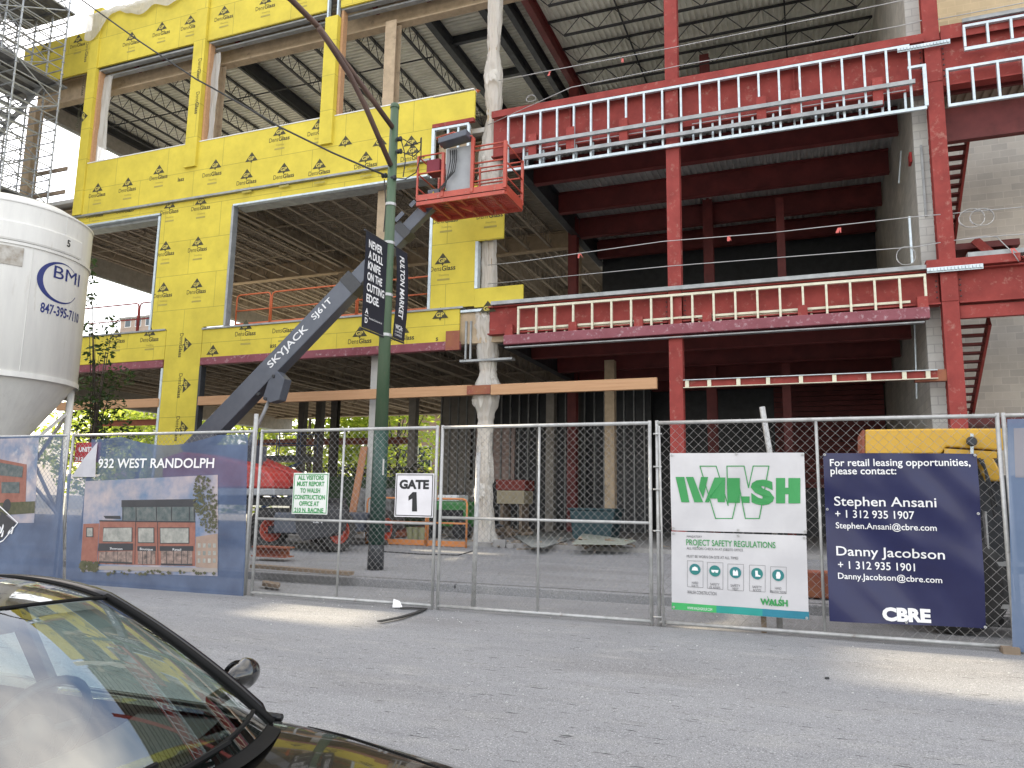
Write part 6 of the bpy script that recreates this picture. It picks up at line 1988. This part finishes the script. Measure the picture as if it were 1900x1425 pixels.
# ================================================================ CAR
CP = mat('car_paint', (0.016, 0.015, 0.014), (0.019, 0.018, 0.016), scale=8, rough=0.18, metal=0.35, coat=1.0, rvar=.05)
CT = mat('car_trim', (0.008, 0.008, 0.009), rough=0.2, spec=0.4)
CR = mat('car_rubber', (0.010, 0.010, 0.010), rough=0.7, spec=0.12)
CI = mat('car_interior', (0.30, 0.31, 0.32), (0.25, 0.26, 0.27), scale=6, rough=0.75)
CID = mat('car_dash', (0.05, 0.052, 0.055), (0.065, 0.066, 0.068), scale=20, rough=0.6)
def glass(name, col, al):
    m_ = bpy.data.materials.new(name)
    m_.use_nodes = True
    N, L = m_.node_tree.nodes, m_.node_tree.links
    N.remove(N['Principled BSDF'])
    t = N.new('ShaderNodeBsdfTransparent')
    t.inputs['Color'].default_value = (*col, 1)
    g = N.new('ShaderNodeBsdfGlossy')
    g.inputs['Roughness'].default_value = 0.015
    gm = N.new('ShaderNodeNewGeometry')
    dt = N.new('ShaderNodeVectorMath')
    dt.operation = 'DOT_PRODUCT'
    L.new(gm.outputs['Incoming'], dt.inputs[0])
    L.new(gm.outputs['Normal'], dt.inputs[1])
    ab = N.new('ShaderNodeMath')
    ab.operation = 'ABSOLUTE'
    L.new(dt.outputs['Value'], ab.inputs[0])
    om = N.new('ShaderNodeMath')
    om.operation = 'SUBTRACT'
    om.inputs[0].default_value = 1.0
    L.new(ab.outputs[0], om.inputs[1])
    pw = N.new('ShaderNodeMath')
    pw.operation = 'POWER'
    pw.inputs[1].default_value = 5.0
    L.new(om.outputs[0], pw.inputs[0])
    fz = N.new('ShaderNodeMapRange')      # Schlick reflectance, same from both sides of the pane
    fz.inputs[3].default_value = al
    fz.inputs[4].default_value = 1.0
    L.new(pw.outputs[0], fz.inputs[0])
    ms = N.new('ShaderNodeMixShader')
    L.new(fz.outputs[0], ms.inputs[0])
    L.new(t.outputs[0], ms.inputs[1])
    L.new(g.outputs[0], ms.inputs[2])
    L.new(ms.outputs[0], N['Material Output'].inputs['Surface'])
    return m_
CG = glass('windscreen_glass', (0.74, 0.86, 0.82), 0.24)
CG2 = glass('side_glass', (0.78, 0.86, 0.82), 0.06)
CX, CY, CZ = -0.33, 1.59, -0.195
car = thing('parked_car', 'dark grey sedan parked in the foreground, seen across its windscreen and bonnet', 'car', (-2.7, 1.59, -0.2))
W3 = lambda x, y, z: V((CX + x, CY + y, CZ + z))
def interp(tab, x):
    if x >= tab[0][0]:
        return tab[0][1:]
    for a, q in zip(tab, tab[1:]):
        if q[0] <= x <= a[0]:
            t = (a[0] - x) / (a[0] - q[0])
            t = t * t * (3 - 2 * t) if False else t
            return tuple(i + (j - i) * t for i, j in zip(a[1:], q[1:]))
    return tab[-1][1:]
#        x     w    zb   zs   zt
ST = [(0.0, .52, .34, .56, .60), (-.06, .66, .24, .62, .665), (-.2, .78, .2, .72, .765), (-.45, .845, .19, .805, .855), (-.8, .88, .19, .865, .922), (-1.15, .89, .19, .90, .962), (-1.42, .895, .19, .91, .985), (-1.8, .90, .19, .93, .97), (-2.6, .905, .19, .945, .955), (-3.5, .90, .19, .96, .97), (-4.0, .885, .2, .965, 1.03), (-4.4, .84, .24, .93, 1.01), (-4.62, .74, .32, .85, .95), (-4.7, .60, .40, .70, .80)]
mb = MB()
NS = 60
rows = []
for i in range(NS + 1):
    x = -4.7 * i / NS
    w, zb, zs, zt = interp(ST, x)
    half = [(0, zt), (.35 * w, zt - .004), (.60 * w, zt - (zt - zs) * .18), (.78 * w, zt - (zt - zs) * .38), (.86 * w, zt - (zt - zs) * .52), (.93 * w, zs + .01), (.975 * w, zs - .045), (w, zs - .13), (w * 1.0, zs - .30), (w * .985, .45), (w * .97, zb + .06), (w * .9, zb), (0, zb)]
    rows.append([W3(x, -a, b) for a, b in half] + [W3(x, a, b) for a, b in half[-2:0:-1]])
n = len(rows[0])
vs = [p for r in rows for p in r]
fs = []
for i in range(NS):
    xm_ = -4.7 * (i + .5) / NS
    for k in range(n):
        l = (k + 1) % n
        # open the top between cowl and rear screen (cabin)
        kk = min(k, n - 1 - k)
        if -3.75 < xm_ < -1.52 and kk < 3:
            continue
        fs.append((i * n + k, i * n + l, (i + 1) * n + l, (i + 1) * n + k))
fs += [tuple(range(n)), tuple(NS * n + k for k in range(n))[::-1]]
body = shade(mb.add(vs, fs).build('body', CP, car, fix=True), 40)
# bonnet shut lines and raised creases
def top_z(x, y):
    w, zb, zs, zt = interp(ST, x)
    a = abs(y) / w
    pts = [(0, zt), (.35, zt - .004), (.60, zt - (zt - zs) * .18), (.78, zt - (zt - zs) * .38), (.86, zt - (zt - zs) * .52), (.93, zs + .01), (.975, zs - .045)]
    for (p, e), (g, h) in zip(pts, pts[1:]):
        if p <= a <= g:
            return e + (h - e) * (a - p) / (g - p)
    return zs - .05
sl_ = MB()
for s in (-1, 1):
    sl_.tube([W3(-.15 - .085 * k, s * (.62 + .012 * k), top_z(-.15 - .085 * k, .62 + .012 * k) + .0005) for k in range(15)], .0035, 5)
sl_.tube([W3(-.15, -.62 + 1.24 * k / 12, top_z(-.15, .62 * abs(1 - k / 6)) + .0005) for k in range(13)], .0035, 5)
sl_.build('bonnet_gap', CR, body)
# cabin surfaces
HX0, HX1 = -1.86, -2.10        # windscreen header: centre, corner
def header(u):      # u -1..1
    return W3(HX0 - (HX0 - HX1) * u * u, u * .575, 1.395 - .045 * u * u)
def cowl(u):
    return W3(-1.19 - .26 * u * u, u * .735, .985 - .035 * u * u)
def rhead(u):
    return W3(-3.28 + .08 * u * u, u * .53, 1.375 - .05 * u * u)
def rcowl(u):
    return W3(-3.88 + .10 * u * u, u * .68, 1.035 - .03 * u * u)
def scr(a_, b_, bulge):
    def g(u, v):
        uu = -1 + 2 * u
        p = b_(uu).lerp(a_(uu), v)
        p.z += bulge * 4 * v * (1 - v) * (1 - .3 * uu * uu)
        return p
    return g
ws_ = scr(header, cowl, .035)
MB().grid(lambda u, v: ws_(.025 + .95 * u, .02 + .96 * v), 28, 20).build('windscreen', CG, car, smooth=True)
MB().grid(lambda u, v: scr(rhead, rcowl, .03)(.02 + .96 * u, .02 + .96 * v), 16, 10).build('rear_window', CG2, car, smooth=True)
def roof(u, v):
    uu = -1 + 2 * u
    p = rhead(uu).lerp(header(uu), v)
    p.z += .065 * 4 * v * (1 - v) * (1 - .25 * uu * uu)
    w_ = 1 + .10 * 4 * v * (1 - v)
    p.y = CY + (p.y - CY) * w_
    return p
rf_ = MB().grid(roof, 24, 24)
rfo = rf_.build('roof', CP, car, smooth=True)
tr_ = MB()
for u in (.055, .945):
    tr_.tube([roof(u, v / 20) + V((0, 0, .004)) for v in range(21)], .008, 5)
tr_.build('drip_moulding', CR, rfo)
# side rails / pillars
for s in (-1, 1):
    us = 1 if s > 0 else 0
    pil = [cowl(s) + V((-.02, 0, -.04))] + [ws_(us, v / 10) for v in range(1, 10)] + [roof(us, 1 - v / 12) for v in range(13)] + [scr(rhead, rcowl, .03)(us, 1 - v / 8) for v in range(1, 9)]
    mbp = MB()
    mbp.tube([p + V((0, s * .012, -.006)) for p in pil], .025, 8)
    mbp.build('roof_rail', CT, car, smooth=True)
    # outer door frame and side glass
    def side(u, v):
        i = u * (len(pil) - 1)
        k = min(int(i), len(pil) - 2)
        t_ = pil[k].lerp(pil[k + 1], i - k)
        bx = min(max(t_.x, CX - 3.75), CX - 1.42)
        b__ = V((bx, CY + s * .80, CZ + .945))
        p = b__.lerp(t_ + V((0, s * .03, -.02)), v)
        p.y += s * .03 * 4 * v * (1 - v)
        return p
    MB().grid(side, 40, 6).build('side_window', CG2, car, smooth=True)
    MB().tube([side(u / 20, 0) + V((0, s * .01, 0)) for u in range(21)], .014, 6).build('window_trim', CT, car, smooth=True)
    MB().tube([side(u / 40, 1) + V((0, s * .012, .0)) for u in range(41)], .012, 6).build('door_frame', CT, car, smooth=True)
    bpil = MB().bar(W3(-2.62, s * .80, .95), W3(-2.70, s * .64, 1.33), .03, .09, up=(1, 0, 0))
    bpil.build('door_pillar', CT, car)
    dl = MB()
    for x in (-1.62, -2.68, -3.62):
        w, zb, zs, zt = interp(ST, x)
        dl.tube([W3(x, s * (.93 * w + .004), zs + .012), W3(x, s * (w * .975 + .004), zs - .045), W3(x, s * (w + .002), zs - .13), W3(x, s * (w + .002), .5), W3(x, s * (w * .975 + .002), .3)], .004, 4)
    dl.build('door_gap', CR, car)
    for x in (-2.5, -3.5):
        MB().bar(W3(x, s * .915, .80), W3(x + .2, s * .915, .80), .03, .03).build('door_handle', CP, car, bevel=.008)
    # mirror
    mc = V((CX - 1.80, CY + s * .985, CZ + 1.03))
    sh = MB()
    for i in range(13):
        pass
    def mir(u, v):
        th, ph = 2 * pi * u, pi * v
        x = .05 * cos(ph) * (1.0 if cos(ph) > 0 else .55)
        y = .09 * sin(ph) * cos(th)
        z = .062 * sin(ph) * sin(th) * (1.0 - .25 * (cos(th) * s < 0))
        return mc + V((x, y, z))
    mo = MB().grid(mir, 24, 14).build('door_mirror', CP, car, smooth=True)
    gm = MB().add([mc + V((-.036, .074 * cos(t), .05 * sin(t))) for t in [2 * pi * k / 20 for k in range(20)]], [tuple(range(20))])
    gm.build('mirror_glass', mat('mirror', (.7, .72, .75), rough=.03, metal=1.0, rvar=0), mo)
    MB().bar(mc + V((0, -s * .08, -.05)), W3(-1.80, s * .82, .96), .06, .04).build('mirror_arm', CT, mo, bevel=.01)
    # wheels
    for x in (-.88, -3.68):
        MB().lathe(W3(x, s * .80, .325), [(.36, -.12), (.365, .105), (.30, .108)], 32, 'Y').build('wheel_arch', CR, car)
        wt = MB().lathe(W3(x, s * .80, .325), [(.2, -.1), (.29, -.1), (.325, -.07), (.325, .09), (.29, .118), (.21, .112)], 36, 'Y').build('wheel', M['black'], car, smooth=False)
        wr_ = MB().lathe(W3(x, s * .805, .325), [(.215, s * .10), (.20, s * .06), (0.0, s * .05)], 30, 'Y')
        for k in range(5):
            a = 2 * pi * k / 5
            wr_.bar(W3(x, s * .90, .325), W3(x + .2 * cos(a), s * .905, .325 + .2 * sin(a)), .05, .03, up=(0, 1, 0))
        wr_.build('rim', M['galv'], wt)
    # lights
    hl = MB().grid(lambda u, v: W3(-.03 - .26 * u, s * (.50 + .30 * u + .012), .60 + .02 * u + .10 * v), 8, 4)
    hl.build('headlight', mat('lamp_glass', (.6, .62, .65), rough=.05, coat=1), car, smooth=True)
    MB().grid(lambda u, v: W3(-4.69 + .16 * u, s * (.55 + .24 * u + .01), .72 + .16 * v), 6, 4).build('tail_light', mat('red_lamp', (.3, .01, .01), rough=.1, coat=1), car, smooth=True)
MB().box(CX - .005, CX + .02, CY - .4, CY + .4, CZ + .40, CZ + .54).build('grille', CR, car)
MB().box(CX - .01, CX + .025, CY - .16, CY + .16, CZ + .28, CZ + .385).build('number_plate', M['white'], car)
# windscreen edges, cowl panel, wipers
ed = MB()
ed.tube([ws_(u / 30, .995) + V((0, 0, .002)) for u in range(31)], .006, 5)
for u in (.012, .988):
    ed.tube([ws_(u, v / 20) + V((0, 0, .004)) for v in range(21)], .014, 5)
ed.build('windscreen_seal', CR, car, smooth=True)
MB().grid(lambda u, v: (cowl(-.9 + 1.8 * u) + V((.045, 0, .002))).lerp(ws_(.05 + .9 * u, .015) + V((0, 0, .001)), v), 24, 3).build('cowl_panel', CR, car, smooth=True)
wp = MB()
for y0_, y1_ in ((.62, -.02), (.02, -.58)):
    def wpt(t):
        uu = (y0_ + (y1_ - y0_) * t) / .735
        return ws_((uu + 1) / 2, .03 + .06 * (1 - t)) + V((0, 0, .014))
    wp.tube([wpt(t / 10) for t in range(11)], .008, 5)
    wp.tube([wpt(.98), wpt(.55) + V((.03, 0, .012))], .008, 5)
wp.build('wipers', CR, car)
fr_ = MB().grid(lambda u, v: ws_(u, .005 + .075 * v) + V((0, 0, -.004)), 24, 2)
fr_.build('windscreen_border', CR, car, smooth=True)
# interior
MB().box(CX - 4.0, CX - 1.5, CY - .78, CY + .78, CZ + .30, CZ + .34).build('cabin_floor', CID, car)
def dash(u, v):
    uu = -1 + 2 * u
    return W3(-1.46 - .2 * uu * uu - .42 * v, uu * .72, .945 - .02 * v - (.10 if v > .9 else 0))
MB().grid(dash, 16, 10).build('dashboard', CID, car, smooth=True)
MB().box(CX - 2.0, CX - 1.92, CY - .72, CY + .72, CZ + .45, CZ + .86).build('dash_front', CID, car)
wh = V((CX - 2.12, CY + .36, CZ + .93))
rg = [wh + V((.19 * sin(t) * .35, .19 * cos(t), .19 * sin(t) * .93)) for t in [2 * pi * k / 28 for k in range(28)]]
sw_ = MB().tube(rg, .015, 7, closed=True)
sw_.lathe(wh, [(0, -.03), (.06, -.03), (.06, .02), (0, .02)], 12, 'X')
for a in (0, 14, 21):
    sw_.tube([wh, rg[a]], .015, 5)
sw_.build('steering_wheel', CID, car, smooth=True)
for y in (.37, -.37):
    for x, w_ in ((-2.75, .5), (-3.55, .56)):
        def seat(u, v):
            th = 2 * pi * u
            r_ = .5 + .5 * (1 - (2 * v - 1) ** 6)
            return W3(x - .16 * v + .075 * sin(th), y + w_ / 2 * cos(th) * (1 - .28 * v ** 3) * min(1, (1.0 - v) * 9 + .15), .42 + .74 * v + .0 * r_)
        so = MB().grid(seat, 20, 16).build('seat', CI, car, smooth=True)
        MB().box(CX + x - .06, CX + x + .45, CY + y - w_ / 2, CY + y + w_ / 2, CZ + .35, CZ + .52).build('cushion', CI, so, bevel=.05)
        def hr(u, v):
            th, ph = 2 * pi * u, pi * v
            return W3(x - .20, y, 1.20) + V((.055 * sin(ph) * cos(th), .14 * sin(ph) * sin(th) * (1 if abs(sin(th)) < .8 else 1), .095 * cos(ph)))
        MB().grid(hr, 16, 10).build('headrest', CI, so, smooth=True)
MB().bar(W3(-1.98, -.05, 1.33), W3(-1.98, .15, 1.335), .03, .07).build('rear_view_mirror', CID, car, bevel=.015)
for y in (-.37, .37):
    MB().grid(lambda u, v: ws_((y / .575 * .9 - .32 + .64 * u + 1) / 2, .985 - .16 * v) + V((-.03, 0, -.035)), 6, 3).build('sun_visor', CI, car, smooth=True)

# small yard things
BK_ = mat('bucket_plastic', (.30, .30, .16), (.24, .24, .13), rough=.6)
for i, (px, lab) in enumerate(((762, 'left of three dull green buckets behind the orange rail section'), (772, 'middle of three dull green buckets behind the orange rail section'), (783, 'right of three dull green buckets behind the orange rail section'))):
    p = atz(px, 986, F)
    p = V((p.x * 19.6 / p.y, 19.6, F))
    tag(MB().lathe(p, [(0, 0), (.10, 0), (.125, .30), (.135, .31), (.135, .33), (.115, .33), (.10, .05)], 18).build('bucket', BK_, smooth=False), lab, 'bucket', 'buckets behind the orange rail section')
jb = thing('job_box', 'low red topped cream site box in the gloom right of the wrapped column', 'box', (-7.5, 24, F))
p, e = at(922, 890, 24), at(972, 930, 24)
MB().box(p.x, e.x, 24, 24.9, e.z - .1, (p.z + e.z) / 2).build('body', mat('cream_box', (.42, .36, .24), rough=.7), jb, bevel=.02)
MB().box(p.x - .03, e.x + .03, 23.97, 24.93, (p.z + e.z) / 2 + .002, p.z).build('lid', mat('red_lid', (.22, .03, .02), rough=.6), jb, bevel=.02)
for x in (p.x + .1, e.x - .2):
    MB().box(x, x + .1, 24.1, 24.8, F, e.z - .101).build('skid', M['plank'], jb)

# ================================================================ UNSEEN BLOCK ADDED TO SHADE THE STREET, left of the view
nb_ = thing('shading_block', 'unseen block left of the scaffold, added to shade the street and shape sun patches', 'building', (-56, 12, -.3))
NW = brick_mat('shading_block_brick', ('Y', 'Z'), .4, .12, .01, (.30, .17, .12), (.25, .14, .10), (.32, .29, .26), bump=.3)
xf = -50.0
MB().box(-62, xf, -9, 31, -.3, 21.6).build('wall', NW, nb_)
MB().box(-62, xf, -9, 31, 36, 36.6).build('roof', M['concrete'], nb_)
for y0, y1, z0, z1 in ((-9, 11.95, 21.602, 35.998), (21.3, 31, 21.602, 35.998), (11.952, 21.298, 28.0, 35.998), (11.952, 12.25, 21.602, 27.998), (14.1, 21.298, 26.3, 27.998), (12.252, 14.098, 24.05, 26.9), (12.252, 13.4, 21.602, 22.85), (13.402, 13.75, 21.602, 24.048), (13.752, 16.3, 21.602, 23.5), (16.302, 21.298, 23.35, 26.298), (16.302, 19.1, 21.602, 23.348), (19.102, 21.298, 21.602, 21.9)):  # wall pieces of the added block, gaps shaped to cast the sun patches
    MB().box(xf - .35, xf, y0, y1, z0, z1).build('wall', NW, nb_)
for k in range(5):
    for j in range(6):
        y, z = -6 + 7.2 * k, 1.5 + 3.3 * j
        w_ = MB().box(xf + .001, xf + .06, y, y + 1.6, z, z + 2.0).build('window', M['white'], nb_)
        MB().box(xf + .061, xf + .075, y + .1, y + 1.5, z + .1, z + 1.9).build('pane', GLS, w_)
